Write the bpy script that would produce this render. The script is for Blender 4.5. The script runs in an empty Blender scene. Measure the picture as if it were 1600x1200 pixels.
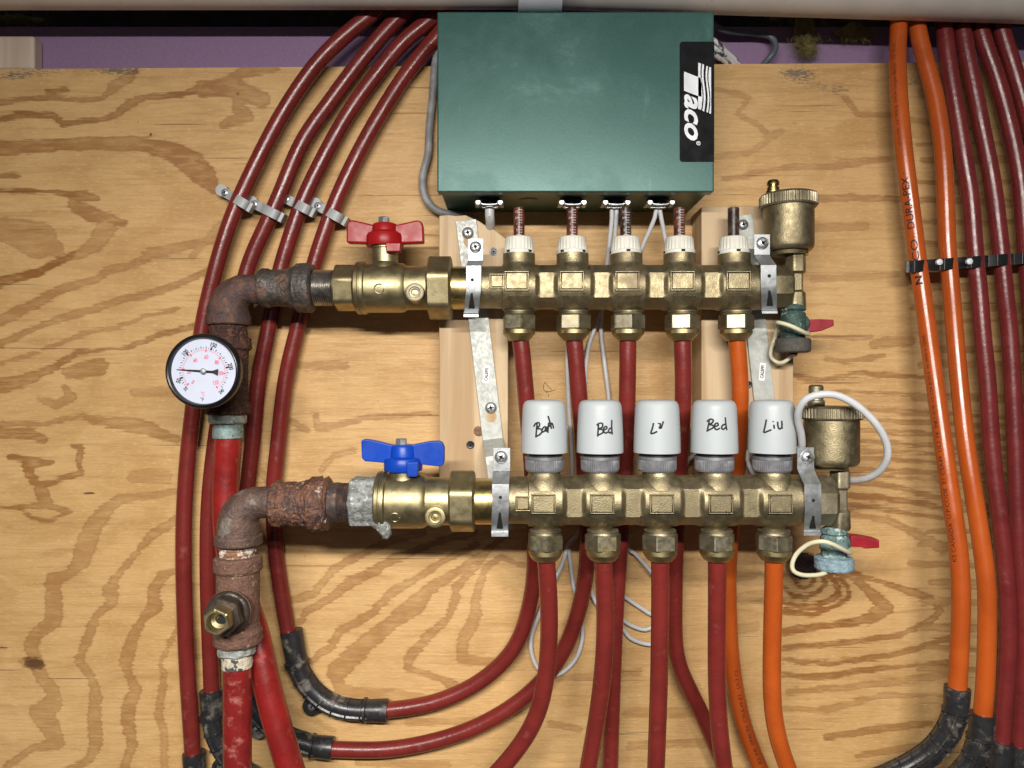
import bpy, math, random
import numpy as np
from mathutils import Vector, noise as mnoise
random.seed(7)
scene = bpy.context.scene
COL = scene.collection
PI = math.pi
# ------------------------------------------------------------------ camera / light / exposure
CAMD = 0.760            # metres from the plywood face to the camera
FPX = 1155.56           # focal length in pixels of the 1600 px wide photograph
cam = bpy.data.cameras.new('camera'); camo = bpy.data.objects.new('camera', cam); COL.objects.link(camo)
cam.lens = 26.0; cam.sensor_width = 36.0; cam.clip_start = 0.01; cam.clip_end = 50
camo.location = (0, -CAMD, 0); camo.rotation_euler = (PI/2, 0, 0)
scene.camera = camo

world = bpy.data.worlds.new('World'); scene.world = world; world.use_nodes = True
wn = world.node_tree.nodes; wl = world.node_tree.links
bg = wn['Background']; bg.inputs['Strength'].default_value = 1.0
tc = wn.new('ShaderNodeTexCoord'); ns = wn.new('ShaderNodeTexNoise'); ns.inputs['Scale'].default_value = 2.2; ns.inputs['Detail'].default_value = 2
rp = wn.new('ShaderNodeValToRGB')
rp.color_ramp.elements[0].position = 0.38; rp.color_ramp.elements[0].color = (0.006, 0.006, 0.005, 1)
rp.color_ramp.elements[1].position = 0.66; rp.color_ramp.elements[1].color = (0.075, 0.075, 0.08, 1)
wl.new(tc.outputs['Generated'], ns.inputs['Vector']); wl.new(ns.outputs['Fac'], rp.inputs['Fac']); wl.new(rp.outputs['Color'], bg.inputs['Color'])

def area(name, loc, target, size, power, color, shape='DISK', size_y=None):
    l = bpy.data.lights.new(name, 'AREA'); l.shape = shape; l.size = size; l.energy = power; l.color = color
    if size_y: l.size_y = size_y; l.spread = math.radians(126)
    o = bpy.data.objects.new(name, l); COL.objects.link(o); o.location = loc
    o.rotation_euler = (Vector(target)-Vector(loc)).to_track_quat('-Z', 'Y').to_euler()
    return o
area('fluorescent_tube', (-0.02, -1.12, 0.31), (0.03, 0.0, -0.85), 0.80, 13.2, (1.0, 0.965, 0.91), 'RECTANGLE', 0.03)
area('fill_light', (0.15, -1.9, -0.15), (0.0, 0.0, -0.3), 0.9, 0.5, (0.93, 0.96, 1.0))  # added weak fill from low in front, stands for no actual lamp
scene.view_settings.view_transform = 'Standard'; scene.view_settings.look = 'None'
scene.view_settings.exposure = 0.22; scene.view_settings.gamma = 1.0
scene.view_settings.use_curve_mapping = False

# ------------------------------------------------------------------ coordinates
def P(px, py, h):
    """a point seen at photo pixel px,py that stands h mm in front of the plywood"""
    d = CAMD - h/1000.0
    return Vector(((px-800)/FPX*d, -h/1000.0, (600-py)/FPX*d))
def S(h): return (CAMD - h/1000.0)/FPX        # metres per photo pixel at that height
X = Vector((1, 0, 0)); Y = Vector((0, 1, 0)); Z = Vector((0, 0, 1)); FWD = Vector((0, -1, 0))

# ------------------------------------------------------------------ materials
class NT:
    def __init__(s, name):
        s.m = bpy.data.materials.new(name); s.m.use_nodes = True
        s.n = s.m.node_tree.nodes; s.l = s.m.node_tree.links
        s.b = s.n['Principled BSDF']
        s.pos = s.n.new('ShaderNodeNewGeometry').outputs['Position']
    def link(s, a, b): s.l.new(a, b)
    def mapping(s, sc):
        m = s.n.new('ShaderNodeMapping'); m.inputs['Scale'].default_value = sc; s.link(s.pos, m.inputs['Vector']); return m.outputs[0]
    def noise(s, scale, detail=3, rough=.55, vec=None, dist=0):
        t = s.n.new('ShaderNodeTexNoise'); t.inputs['Scale'].default_value = scale; t.inputs['Detail'].default_value = detail
        t.inputs['Roughness'].default_value = rough; t.inputs['Distortion'].default_value = dist
        s.link(vec if vec is not None else s.pos, t.inputs['Vector']); return t.outputs['Fac']
    def rng(s, v, a, b, c=0, d=1):
        r = s.n.new('ShaderNodeMapRange'); r.interpolation_type = 'SMOOTHSTEP'
        for i, x in zip(('From Min', 'From Max', 'To Min', 'To Max'), (a, b, c, d)): r.inputs[i].default_value = x
        s.link(v, r.inputs['Value']); return r.outputs[0]
    def math(s, op, a, b=None):
        m = s.n.new('ShaderNodeMath'); m.operation = op
        for i, v in enumerate((a, b)):
            if v is None: continue
            if isinstance(v, (int, float)): m.inputs[i].default_value = v
            else: s.link(v, m.inputs[i])
        return m.outputs[0]
    def mix(s, f, a, b):
        m = s.n.new('ShaderNodeMix'); m.data_type = 'RGBA'
        if isinstance(f, (int, float)): m.inputs[0].default_value = f
        else: s.link(f, m.inputs[0])
        for i, v in ((6, a), (7, b)):
            if isinstance(v, tuple): m.inputs[i].default_value = (*v, 1)
            else: s.link(v, m.inputs[i])
        return m.outputs[2]
    def attr(s, name):
        a = s.n.new('ShaderNodeAttribute'); a.attribute_name = name; return a.outputs['Fac']
    def bump(s, v, strength, dist=.0005):
        b = s.n.new('ShaderNodeBump'); b.inputs['Strength'].default_value = strength; b.inputs['Distance'].default_value = dist
        s.link(v, b.inputs['Height']); s.link(b.outputs[0], s.b.inputs['Normal'])

MATS = {}
def M(name, c1, c2=None, rough=.5, metal=0, ns=60, lo=.38, hi=.62, bump=0, bs=900, bd=.0004, r2=None, c3=None, s3=40, t3=(.6, .68), r3=None, m3=None, stretch=None, coat=0, spec=None):
    if name in MATS: return MATS[name]
    t = NT(name); b = t.b
    b.inputs['Roughness'].default_value = rough; b.inputs['Metallic'].default_value = metal
    if coat: b.inputs['Coat Weight'].default_value = coat; b.inputs['Coat Roughness'].default_value = .1
    if spec is not None: b.inputs['Specular IOR Level'].default_value = spec
    vec = t.mapping(stretch) if stretch else None
    n = t.noise(ns, 5, .6, vec)
    f = t.rng(n, lo, hi)
    c = t.mix(f, c1, c2 or tuple(x*.82 for x in c1))
    if r2 is not None:
        rr = t.rng(n, lo, hi, rough, r2)
    else: rr = t.rng(t.noise(ns*2.7, 3), .3, .7, rough*.85, min(1, rough*1.2))
    if c3:
        f3 = t.rng(t.noise(s3, 5, .65), t3[0], t3[1])
        c = t.mix(f3, c, c3)
        if r3 is not None:
            mm = t.n.new('ShaderNodeMix'); t.link(f3, mm.inputs[0]); t.link(rr, mm.inputs[2]); mm.inputs[3].default_value = r3; rr = mm.outputs[0]
        if m3 is not None:
            mm = t.n.new('ShaderNodeMix'); t.link(f3, mm.inputs[0]); mm.inputs[2].default_value = metal; mm.inputs[3].default_value = m3; t.link(mm.outputs[0], b.inputs['Metallic'])
    t.link(c, b.inputs['Base Color']); t.link(rr, b.inputs['Roughness'])
    if bump: t.bump(t.noise(bs, 4, .6), bump, bd)
    MATS[name] = t.m
    return t.m

pexA = M('maroon_pex', (.175, .021, .017), (.14, .017, .014), rough=.27, ns=30, bump=.35, bs=180, bd=.0006, c3=(.22, .04, .034), s3=60, t3=(.58, .80), r3=.6)
pexB = M('dull_maroon_pex', (.165, .021, .020), (.135, .017, .017), rough=.28, ns=35, bump=.4, bs=200, bd=.0006, c3=(.20, .038, .035), s3=60, t3=(.58, .80), r3=.6)
pexO = M('orange_pex', (.45, .085, .012), (.38, .068, .010), rough=.24, ns=20, bump=.15, bs=200, bd=.0005)
pexR = M('bright_red_pex', (.25, .014, .012), (.17, .011, .010), rough=.30, ns=30, bump=.4, bs=160, bd=.0008, c3=(.30, .05, .04), s3=60, t3=(.56, .72))
pexRs = M('scaled_red_pex', (.25, .016, .014), (.17, .012, .011), rough=.34, ns=30, bump=.8, bs=160, bd=.0012, c3=(.36, .12, .09), s3=75, t3=(.52, .70), r3=.6)
castb = M('cast_brass', (.33, .275, .165), (.265, .22, .13), rough=.46, metal=.95, ns=70, bump=.6, bs=900, bd=.0005, c3=(.25, .20, .125), s3=26, t3=(.52, .66), r3=.6)
brass = M('machined_brass', (.56, .43, .18), (.45, .34, .14), rough=.3, metal=1, ns=40, bump=.15, bs=1200, c3=(.30, .23, .12), s3=30, t3=(.55, .72), r3=.5)
valveb = M('valve_brass', (.38, .32, .18), (.31, .26, .14), rough=.42, metal=.95, ns=45, bump=.35, bs=1300, c3=(.26, .21, .12), s3=22, t3=(.52, .70), r3=.55)
dullb = M('dull_brass', (.33, .285, .19), (.26, .225, .15), rough=.5, metal=.9, ns=50, bump=.4, bs=1200, c3=(.20, .17, .11), s3=30, t3=(.5, .66))
nutb = M('nickel_brass', (.40, .36, .26), (.32, .28, .19), rough=.42, metal=.95, ns=90, bump=.2, bs=900, c3=(.40, .33, .17), s3=60, t3=(.52, .66))
zinc = M('zinc_steel', (.44, .455, .46), (.35, .365, .37), rough=.40, metal=.8, ns=80, bump=.12, bs=700, c3=(.40, .42, .43), s3=45, t3=(.56, .68))
armz = M('galvanised_arm', (.46, .47, .43), (.39, .40, .37), rough=.55, metal=.35, ns=120, bump=.2, bs=900, c3=(.42, .43, .41), s3=35, t3=(.58, .7))
screwm = M('screw_steel', (.55, .56, .57), (.42, .43, .44), rough=.40, metal=.85, ns=120)
greyring = M('grey_ring', (.27, .27, .285), (.19, .19, .205), rough=.40, metal=.5, ns=100)
rust = M('dark_rust', (.095, .050, .040), (.055, .034, .031), rough=.62, metal=.15, ns=90, bump=1, bs=420, bd=.0012, c3=(.14, .065, .038), s3=60, t3=(.54, .66))
rustr = M('flaking_rust', (.085, .034, .022), (.04, .018, .013), rough=.85, ns=160, bump=1, bs=520, bd=.003, c3=(.18, .075, .035), s3=210, t3=(.55, .64))
rustw = M('wet_rust', (.16, .070, .042), (.065, .036, .030), rough=.45, ns=90, bump=1, bs=380, bd=.002, c3=(.42, .33, .26), s3=75, t3=(.60, .66), r3=.3)
rusto = M('ochre_rust', (.17, .085, .055), (.11, .055, .04), rough=.75, ns=130, bump=1, bs=500, bd=.0016, c3=(.36, .22, .11), s3=130, t3=(.55, .68))
iron = M('black_iron', (.115, .10, .088), (.075, .065, .058), rough=.46, metal=.55, ns=80, bump=.8, bs=420, bd=.0012, c3=(.15, .075, .045), s3=50, t3=(.50, .62), r3=.7, m3=.1)
thread = M('thread_steel', (.32, .30, .28), (.20, .19, .18), rough=.34, metal=.9, ns=90, c3=(.12, .07, .05), s3=120, t3=(.58, .66), r3=.7, m3=.1)
tape = M('flaky_tape', (.62, .55, .48), (.25, .13, .07), rough=.8, ns=170, lo=.45, hi=.55, bump=1, bs=420, bd=.002)
galv = M('corroded_galvanised', (.42, .43, .40), (.26, .29, .27), rough=.6, metal=.35, ns=220, bump=1, bs=600, bd=.0012, c3=(.12, .12, .09), s3=160, t3=(.56, .64))
crimp = M('verdigris_crimp', (.16, .24, .23), (.26, .34, .32), rough=.6, metal=.4, ns=260, bump=.6, bs=600, c3=(.10, .08, .05), s3=180, t3=(.58, .66))
crimpw = M('scaled_crimp', (.58, .52, .40), (.44, .38, .28), rough=.75, ns=200, bump=.8, bs=500, bd=.001, c3=(.05, .05, .05), s3=85, t3=(.50, .54))
corr = M('white_corrosion', (.34, .36, .35), (.17, .17, .15), rough=.7, metal=.25, ns=160, bump=1, bs=480, bd=.0015, c3=(.55, .58, .58), s3=240, t3=(.58, .66))
verd = M('verdigris', (.055, .105, .085), (.03, .055, .048), rough=.6, metal=.2, ns=120, bump=1, bs=420, bd=.0012, c3=(.40, .50, .47), s3=110, t3=(.60, .68), r3=.7)
verdl = M('pale_verdigris', (.16, .25, .24), (.08, .13, .12), rough=.7, ns=120, bump=1, bs=420, bd=.0014, c3=(.48, .56, .54), s3=95, t3=(.54, .62))
capd = M('dark_rubber_cap', (.055, .05, .042), (.075, .07, .058), rough=.7, ns=160, bump=.7, bs=500, bd=.001)
capb = M('blue_crusted_cap', (.27, .37, .42), (.18, .26, .31), rough=.85, ns=190, bump=1, bs=520, bd=.0015)
redp = M('red_paint', (.30, .008, .010), (.26, .007, .009), rough=.34, ns=30, spec=.3)
dred = M('dark_red_plastic', (.30, .012, .022), (.24, .010, .018), rough=.42, ns=60)
bluep = M('blue_paint', (.004, .050, .38), (.004, .042, .32), rough=.34, ns=30, spec=.3)
whitep = M('ivory_plastic', (.70, .68, .60), (.64, .62, .54), rough=.42, ns=60)
actp = M('pale_grey_plastic', (.425, .455, .465), (.41, .44, .45), rough=.46, ns=14, bump=.05, bs=2000, spec=.4)
blackp = M('black_plastic', (.010, .010, .011), (.014, .014, .015), rough=.33, ns=60)
bendp = M('dusty_black_plastic', (.018, .018, .020), (.026, .025, .025), rough=.30, ns=90, bump=.3, bs=500, c3=(.17, .15, .12), s3=48, t3=(.52, .70), r3=.8)
clipg = M('grey_clip', (.42, .43, .43), (.38, .39, .40), rough=.5, ns=60)
inkm = M('black_ink', (.008, .007, .012), (.010, .009, .016), rough=.55)
inkf = M('faded_ink', (.05, .018, .012), (.09, .025, .014), rough=.6, ns=400)
whitet = M('white_print', (.82, .83, .86), rough=.5)
redt = M('red_print', (.75, .07, .12), rough=.5)
labelw = M('label_paper', (.80, .80, .80), (.76, .76, .76), rough=.5)
cablew = M('white_cable', (.56, .56, .57), (.50, .50, .51), rough=.45, ns=60)
cableg = M('grey_cable', (.34, .33, .34), (.22, .215, .22), rough=.45, ns=60)
bluewire = M('slate_cable', (.10, .115, .14), rough=.45)
strapw = M('cream_strap', (.62, .58, .40), (.56, .52, .36), rough=.45)
hole = M('dark_hole', (.008, .007, .006), rough=.8)
foam = M('purple_foam', (.25, .155, .27), (.22, .14, .24), rough=.8, ns=500, bump=.5, bs=1600, bd=.0004, c3=(.36, .25, .40), s3=700, t3=(.66, .74))
pvc = M('white_pvc', (.62, .57, .53), (.56, .52, .48), rough=.4, ns=18, c3=(.36, .32, .28), s3=60, t3=(.70, .76))
pvcc = M('pvc_coupling', (.60, .59, .66), (.56, .55, .62), rough=.38, ns=18)
fibre = M('yellow_glass_fibre', (.24, .20, .07), (.12, .10, .035), rough=.9, ns=80)
dark = M('cavity_dark', (.030, .022, .014), (.016, .012, .008), rough=.9, ns=25)
core = M('amber_core', (.20, .050, .022), (.070, .018, .010), rough=.35, ns=150, lo=.4, hi=.6)
core2 = M('dark_core', (.035, .014, .012), (.09, .06, .035), rough=.35, ns=170, lo=.46, hi=.6)

def green_mat():
    t = NT('green_enamel'); b = t.b
    n = t.noise(13, 5, .65, None, .5); f = t.rng(n, .56, .74)
    fine = t.noise(700, 2)
    sc = t.rng(t.noise(60, 4, .6, t.mapping((1, 1, .35))), .66, .78)
    c = t.mix(t.rng(fine, .3, .7), (.030, .094, .080), (.037, .108, .092))
    f2 = t.math('MULTIPLY', f, .45)
    c = t.mix(f2, c, (.14, .26, .24))
    c = t.mix(t.math('MULTIPLY', sc, .16), c, (.20, .32, .30))
    t.link(c, b.inputs['Base Color']); b.inputs['Metallic'].default_value = .25
    t.link(t.rng(n, .4, .75, .34, .5), b.inputs['Roughness'])
    t.bump(fine, .12, .0003)
    return t.m
green = green_mat()

def lumber_mat(name, base=(.54, .395, .235), dk=(.40, .255, .125)):
    t = NT(name); b = t.b
    v = t.mapping((60, 60, 2.2)); n = t.noise(1.0, 5, .55, v, .6)
    v2 = t.mapping((700, 700, 25)); n2 = t.noise(1.0, 4, .6, v2)
    f = t.rng(n, .46, .66)
    c = t.mix(f, base, dk)
    c = t.mix(t.rng(n2, .52, .75, 0, .35), c, dk)
    c = t.mix(t.rng(t.noise(12, 3), .55, .75, 0, .4), c, (.48, .34, .22))
    t.link(c, b.inputs['Base Color']); b.inputs['Roughness'].default_value = .62
    t.bump(n2, .3, .0004)
    return t.m
lumber = lumber_mat('stud_wood'); lumber2 = lumber_mat('pale_block_wood', (.56, .45, .36), (.47, .37, .28))

def ply_mat():
    t = NT('plywood_face'); b = t.b
    streak = t.noise(1.0, 5, .6, t.mapping((28, 1, 420)))           # fine horizontal fibre
    streak2 = t.noise(1.0, 4, .6, t.mapping((9, 1, 110)), .8)
    mid = t.noise(1.0, 4, .55, t.mapping((10, 1, 22)), 1.2)
    g = t.attr('grain'); gs = t.attr('gstr')
    s1 = t.math('SUBTRACT', streak, .5); s2 = t.math('SUBTRACT', streak2, .5)
    jag = t.noise(1.0, 4, .6, t.mapping((55, 1, 330)), .4)
    s3 = t.math('SUBTRACT', jag, .5)
    gg = t.math('ADD', t.math('ADD', g, t.math('MULTIPLY', s1, 1.8)), t.math('ADD', t.math('MULTIPLY', s2, 1.6), t.math('MULTIPLY', s3, 2.6)))
    f = t.math('MULTIPLY', t.rng(gg, -.60, .50), t.rng(t.noise(1.0, 4, .65, t.mapping((38, 1, 170)), .5), .34, .58, .50, 1))
    edge = t.math('MULTIPLY', t.rng(gg, -.30, .10), t.rng(gg, .10, .75, 1, .12))
    vary = t.rng(t.noise(11, 3), .32, .62, .62, 1)
    c = t.mix(t.rng(mid, .35, .7), (.60, .372, .155), (.49, .285, .105))
    c = t.mix(t.rng(t.noise(4, 3), .4, .65, 0, .35), c, (.66, .43, .195))
    c = t.mix(t.rng(streak, .42, .72, 0, .34), c, (.38, .19, .065))
    c = t.mix(t.rng(streak2, .50, .70, 0, .55), c, (.40, .215, .080))
    c = t.mix(t.rng(t.noise(1.0, 4, .7, t.mapping((140, 1, 520)), .3), .52, .72, 0, .55), c, (.74, .50, .24))
    c = t.mix(t.rng(t.noise(1.0, 4, .7, t.mapping((110, 1, 640)), .3), .56, .74, 0, .42), c, (.33, .17, .06))
    ff = t.math('MULTIPLY', t.math('MULTIPLY', f, gs), vary)
    c = t.mix(t.math('MULTIPLY', ff, 1.08), c, (.27, .108, .024))
    c = t.mix(t.math('MULTIPLY', t.math('MULTIPLY', edge, gs), .48), c, (.19, .075, .020))
    # hairline checks along the grain
    chk = t.rng(t.noise(1.0, 2, .4, t.mapping((5, 1, 260)), .3), .70, .735)
    c = t.mix(t.math('MULTIPLY', chk, .55), c, (.16, .08, .035))
    dots = t.rng(t.noise(150, 2, .5), .775, .80)
    c = t.mix(dots, c, (.12, .055, .03))
    # blue-black mould on the top edge, and the dirt marks
    st = t.math('ADD', t.attr('stain'), t.math('MULTIPLY', t.math('SUBTRACT', t.noise(1.0, 6, .75, t.mapping((170, 1, 620))), .5), 4.2))
    c = t.mix(t.rng(st, 1.02, 1.45, 0, .8), c, (.09, .095, .09))
    kn = t.math('ADD', t.attr('knot'), t.math('MULTIPLY', t.math('SUBTRACT', t.noise(1.0, 5, .65, t.mapping((110, 1, 300))), .5), 1.4))
    c = t.mix(t.rng(kn, .45, .95, 0, .9), c, (.085, .035, .014))
    t.link(c, b.inputs['Base Color'])
    t.link(t.rng(streak, .3, .7, .42, .62), b.inputs['Roughness'])
    b.inputs['Specular IOR Level'].default_value = .35
    h = t.math('ADD', t.math('ADD', streak, t.math('MULTIPLY', t.noise(1.0, 4, .7, t.mapping((130, 1, 600))), .9)), t.math('MULTIPLY', chk, -1.2))
    t.bump(h, .55, .0007)
    return t.m
plym = ply_mat()

def glass_mat():
    t = NT('clear_plastic'); b = t.b
    b.inputs['Base Color'].default_value = (.06, .04, .035, 1); b.inputs['Alpha'].default_value = .13
    b.inputs['Specular IOR Level'].default_value = 1.0
    t.link(t.rng(t.noise(90, 3), .3, .7, .02, .10), b.inputs['Roughness'])
    return t.m
glass = glass_mat()

# ------------------------------------------------------------------ mesh building
class MB:
    def __init__(s): s.v = []; s.f = []
    def add(s, vs, fs):
        o = len(s.v); s.v += [Vector(v) for v in vs]; s.f += [tuple(i+o for i in f) for f in fs]; return s
    def lathe(s, c, axis, prof, sc, seg=48, rf=None, ref=None, caps=True, rough=0, rfreq=300):
        axis = Vector(axis).normalized()
        ref = Vector(ref) if ref is not None else (FWD if abs(axis.dot(FWD)) < .7 else X)
        u = (ref - axis*ref.dot(axis)).normalized(); w = axis.cross(u)
        vs = []; n = len(prof)
        for (t, r) in prof:
            for k in range(seg):
                a = 2*PI*k/seg; rr = rf(t, r, a) if rf else r
                p = c + axis*(t*sc) + (u*math.cos(a)+w*math.sin(a))*(rr*sc)
                if rough:
                    q = p*rfreq
                    d = mnoise.noise(q)+.5*mnoise.noise(q*2.3)+.3*mnoise.noise(q*5.1)
                    p = p + (u*math.cos(a)+w*math.sin(a))*d*rough
                vs.append(p)
        fs = [(i*seg+k, i*seg+(k+1) % seg, (i+1)*seg+(k+1) % seg, (i+1)*seg+k) for i in range(n-1) for k in range(seg)]
        if caps: fs += [tuple(range(seg))[::-1], tuple((n-1)*seg+k for k in range(seg))]
        return s.add(vs, fs)
    def tube(s, pts, rad, seg=20, caps=True, step=None, rough=0, rfreq=300, smooth=True, rf=None):
        if smooth: pts, rad = spline(pts, rad, step or .004)
        if not isinstance(rad, (list, tuple)): rad = [rad]*len(pts)
        fr = frames(pts); vs = []; n = len(pts)
        for i in range(n):
            t, u, w = fr[i]
            for k in range(seg):
                a = 2*PI*k/seg; d = u*math.cos(a)+w*math.sin(a); r = rad[i]*(rf(a) if rf else 1)
                p = pts[i]+d*r
                if rough:
                    q = p*rfreq; p = p + d*(mnoise.noise(q)+.5*mnoise.noise(q*2.3)+.3*mnoise.noise(q*5.1))*rough
                vs.append(p)
        fs = [(i*seg+k, (i+1)*seg+k, (i+1)*seg+(k+1) % seg, i*seg+(k+1) % seg) for i in range(n-1) for k in range(seg)]
        if caps: fs += [tuple(range(seg)), tuple((n-1)*seg+k for k in range(seg))[::-1]]
        return s.add(vs, fs)
    def box(s, a, b):
        x0, x1 = sorted((a[0], b[0])); y0, y1 = sorted((a[1], b[1])); z0, z1 = sorted((a[2], b[2]))
        vs = [(x0,y0,z0),(x1,y0,z0),(x1,y1,z0),(x0,y1,z0),(x0,y0,z1),(x1,y0,z1),(x1,y1,z1),(x0,y1,z1)]
        return s.add(vs, [(3,2,1,0),(4,5,6,7),(0,1,5,4),(1,2,6,5),(2,3,7,6),(3,0,4,7)])
    def prism(s, poly, h0, h1, par=False):
        """px polygon as seen at height h1 (front), extruded straight back to h0"""
        fr = [P(x, y, h1) for x, y in poly]; bk = [Vector((p.x, -h0/1000, p.z)) for p in fr]; n = len(poly)
        fs = [tuple(range(n)), tuple(range(2*n-1, n-1, -1))]+[(i, n+i, n+(i+1) % n, (i+1) % n) for i in range(n)]
        return s.add(fr+bk, fs)
    def strip(s, pts, widths, wdir, th):
        """a bent metal or plastic strap: centre line pts, width across wdir, thickness th"""
        n = len(pts); vs = []
        if not isinstance(wdir, list): wdir = [Vector(wdir).normalized()]*n
        if not isinstance(widths, (list, tuple)): widths = [widths]*n
        for i in range(n):
            a = pts[max(0, i-1)]; b = pts[min(n-1, i+1)]
            t = (b-a).normalized(); w = wdir[i]; nn = w.cross(t).normalized()
            if nn.dot(FWD) < -0.05: nn = -nn
            h = w*(widths[i]/2)
            vs += [pts[i]-h, pts[i]+h, pts[i]+h-nn*th, pts[i]-h-nn*th]
        fs = []
        for i in range(n-1):
            for k in range(4): fs.append((i*4+k, i*4+(k+1) % 4, (i+1)*4+(k+1) % 4, (i+1)*4+k))
        fs += [(3,2,1,0), tuple((n-1)*4+k for k in range(4))]
        return s.add(vs, fs)
    def disc(s, c, nrm, r, th=.0003, seg=20): return s.lathe(c, nrm, [(0, r), (th, r)], 1, seg)

def frames(pts):
    n = len(pts); out = []; up = None
    for i in range(n):
        t = (pts[min(n-1, i+1)]-pts[max(0, i-1)]).normalized()
        if up is None:
            r = FWD if abs(t.dot(FWD)) < .9 else X
            up = (r-t*r.dot(t)).normalized()
        else: up = (up-t*up.dot(t)).normalized()
        out.append((t, up, t.cross(up)))
    return out
def spline(pts, rad, step):
    n = len(pts); op = []; orr = []; lst = isinstance(rad, (list, tuple))
    for i in range(n-1):
        p0 = pts[max(0, i-1)]; p1 = pts[i]; p2 = pts[i+1]; p3 = pts[min(n-1, i+2)]
        L = (p2-p1).length; m = max(1, int(L/step))
        for k in range(m):
            t = k/m
            op.append(.5*((2*p1)+(p2-p0)*t+(2*p0-5*p1+4*p2-p3)*t*t+(3*p1-p0-3*p2+p3)*t**3))
            if lst: orr.append(rad[i]+(rad[i+1]-rad[i])*t)
    op.append(pts[-1])
    if lst: orr.append(rad[-1])
    return op, (orr if lst else rad)
def dense(prof, step=1.0):
    out = []
    for (a, b) in zip(prof[:-1], prof[1:]):
        m = max(1, int(math.hypot(b[0]-a[0], b[1]-a[1])/step))
        out += [(a[0]+(b[0]-a[0])*k/m, a[1]+(b[1]-a[1])*k/m) for k in range(m)]
    return out+[prof[-1]]
def poly_rf(n, clip=None, a0=0.):
    """polygonal cross-section with n sides; r is the apothem"""
    def f(t, r, a):
        x = ((a-a0+PI/n) % (2*PI/n))-PI/n
        v = r/math.cos(x)
        return min(v, clip) if clip else v
    return f

def mesh_of(mb, origin, name, ang=35):
    me = bpy.data.meshes.new(name)
    me.from_pydata([tuple(v-origin) for v in mb.v], [], mb.f); me.update()
    for p in me.polygons: p.use_smooth = True
    try: me.set_sharp_from_angle(angle=math.radians(ang))
    except Exception: pass
    return me
ORG = {}
def thing(name, label, cat, loc, group=None):
    o = bpy.data.objects.new(name, None); COL.objects.link(o); o.location = loc; o.empty_display_size = .01
    o['label'] = label; o['category'] = cat
    if group: o['group'] = group
    ORG[o] = Vector(loc); return o
def part(name, mb, mat, parent, label=None, bevel=0, ang=35, segs=2, kind=None):
    org = ORG[parent]
    o = bpy.data.objects.new(name, mesh_of(mb, org, name, ang)); COL.objects.link(o); o.parent = parent
    ORG[o] = org; o.data.materials.append(mat)
    if label: o['label'] = label
    if kind: o['kind'] = kind
    if bevel: bev(o, bevel, segs)
    return o
def single(name, mb, mat, label=None, cat=None, group=None, kind=None, bevel=0, ang=35, segs=2):
    lo = Vector([min(v[i] for v in mb.v) for i in range(3)]); hi = Vector([max(v[i] for v in mb.v) for i in range(3)])
    org = (lo+hi)/2
    o = bpy.data.objects.new(name, mesh_of(mb, org, name, ang)); COL.objects.link(o); o.location = org; ORG[o] = org
    o.data.materials.append(mat)
    if label: o['label'] = label; o['category'] = cat
    if group: o['group'] = group
    if kind: o['kind'] = kind
    if bevel: bev(o, bevel, segs)
    return o
def bev(o, w, segs=2):
    m = o.modifiers.new('Bevel', 'BEVEL'); m.width = w; m.segments = segs; m.limit_method = 'ANGLE'; m.angle_limit = math.radians(35)
    m.harden_normals = True

# text -> flat mesh, placed through a mapping function (u, v in units of cap height) -> point
_tc = {}
def text2d(s, bold=0, shear=0):
    k = (s, bold, shear)
    if k in _tc: return _tc[k]
    cu = bpy.data.curves.new('t', 'FONT'); cu.body = s; cu.size = 1; cu.offset = bold; cu.shear = shear; cu.resolution_u = 3
    o = bpy.data.objects.new('t', cu); COL.objects.link(o)
    dg = bpy.context.evaluated_depsgraph_get(); me = o.evaluated_get(dg).to_mesh()
    vs = [(v.co.x, v.co.y) for v in me.vertices]; fs = [tuple(p.vertices) for p in me.polygons]
    o.evaluated_get(dg).to_mesh_clear(); COL.objects.unlink(o); bpy.data.objects.remove(o)
    x0 = min(v[0] for v in vs); x1 = max(v[0] for v in vs); y1 = max(v[1] for v in vs); y0 = min(v[1] for v in vs)
    vs = [((x-x0-(x1-x0)/2), (y-(y0+y1)/2)) for x, y in vs]
    import bmesh
    bm = bmesh.new(); bv = [bm.verts.new((x, y, 0)) for x, y in vs]
    for f in fs:
        try: bm.faces.new([bv[i] for i in f])
        except ValueError: pass
    bmesh.ops.triangulate(bm, faces=bm.faces[:])
    for _ in range(4):
        es = [e for e in bm.edges if e.calc_length() > .11]
        if not es: break
        bmesh.ops.subdivide_edges(bm, edges=es, cuts=1); bmesh.ops.triangulate(bm, faces=[f for f in bm.faces if len(f.verts) > 3])
    bm.verts.index_update(); vs = [(v.co.x, v.co.y) for v in bm.verts]; fs = [tuple(v.index for v in f.verts) for f in bm.faces]; bm.free()
    _tc[k] = (vs, fs, x1-x0, y1-y0); return _tc[k]
def put_text(mb, s, fn, height, bold=0, shear=0, xs=1):
    """fn(u,v): metres in text plane, centred, -> world point"""
    vs, fs, w, h = text2d(s, bold, shear); k = height/h
    mb.add([fn(x*k*xs, y*k) for x, y in vs], fs); return w*k*xs
def flat_fn(c, ang=0, off=0):
    ca, sa = math.cos(ang), math.sin(ang)
    return lambda u, v: Vector((c.x+u*ca-v*sa, c.y-off, c.z+u*sa+v*ca))

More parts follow.
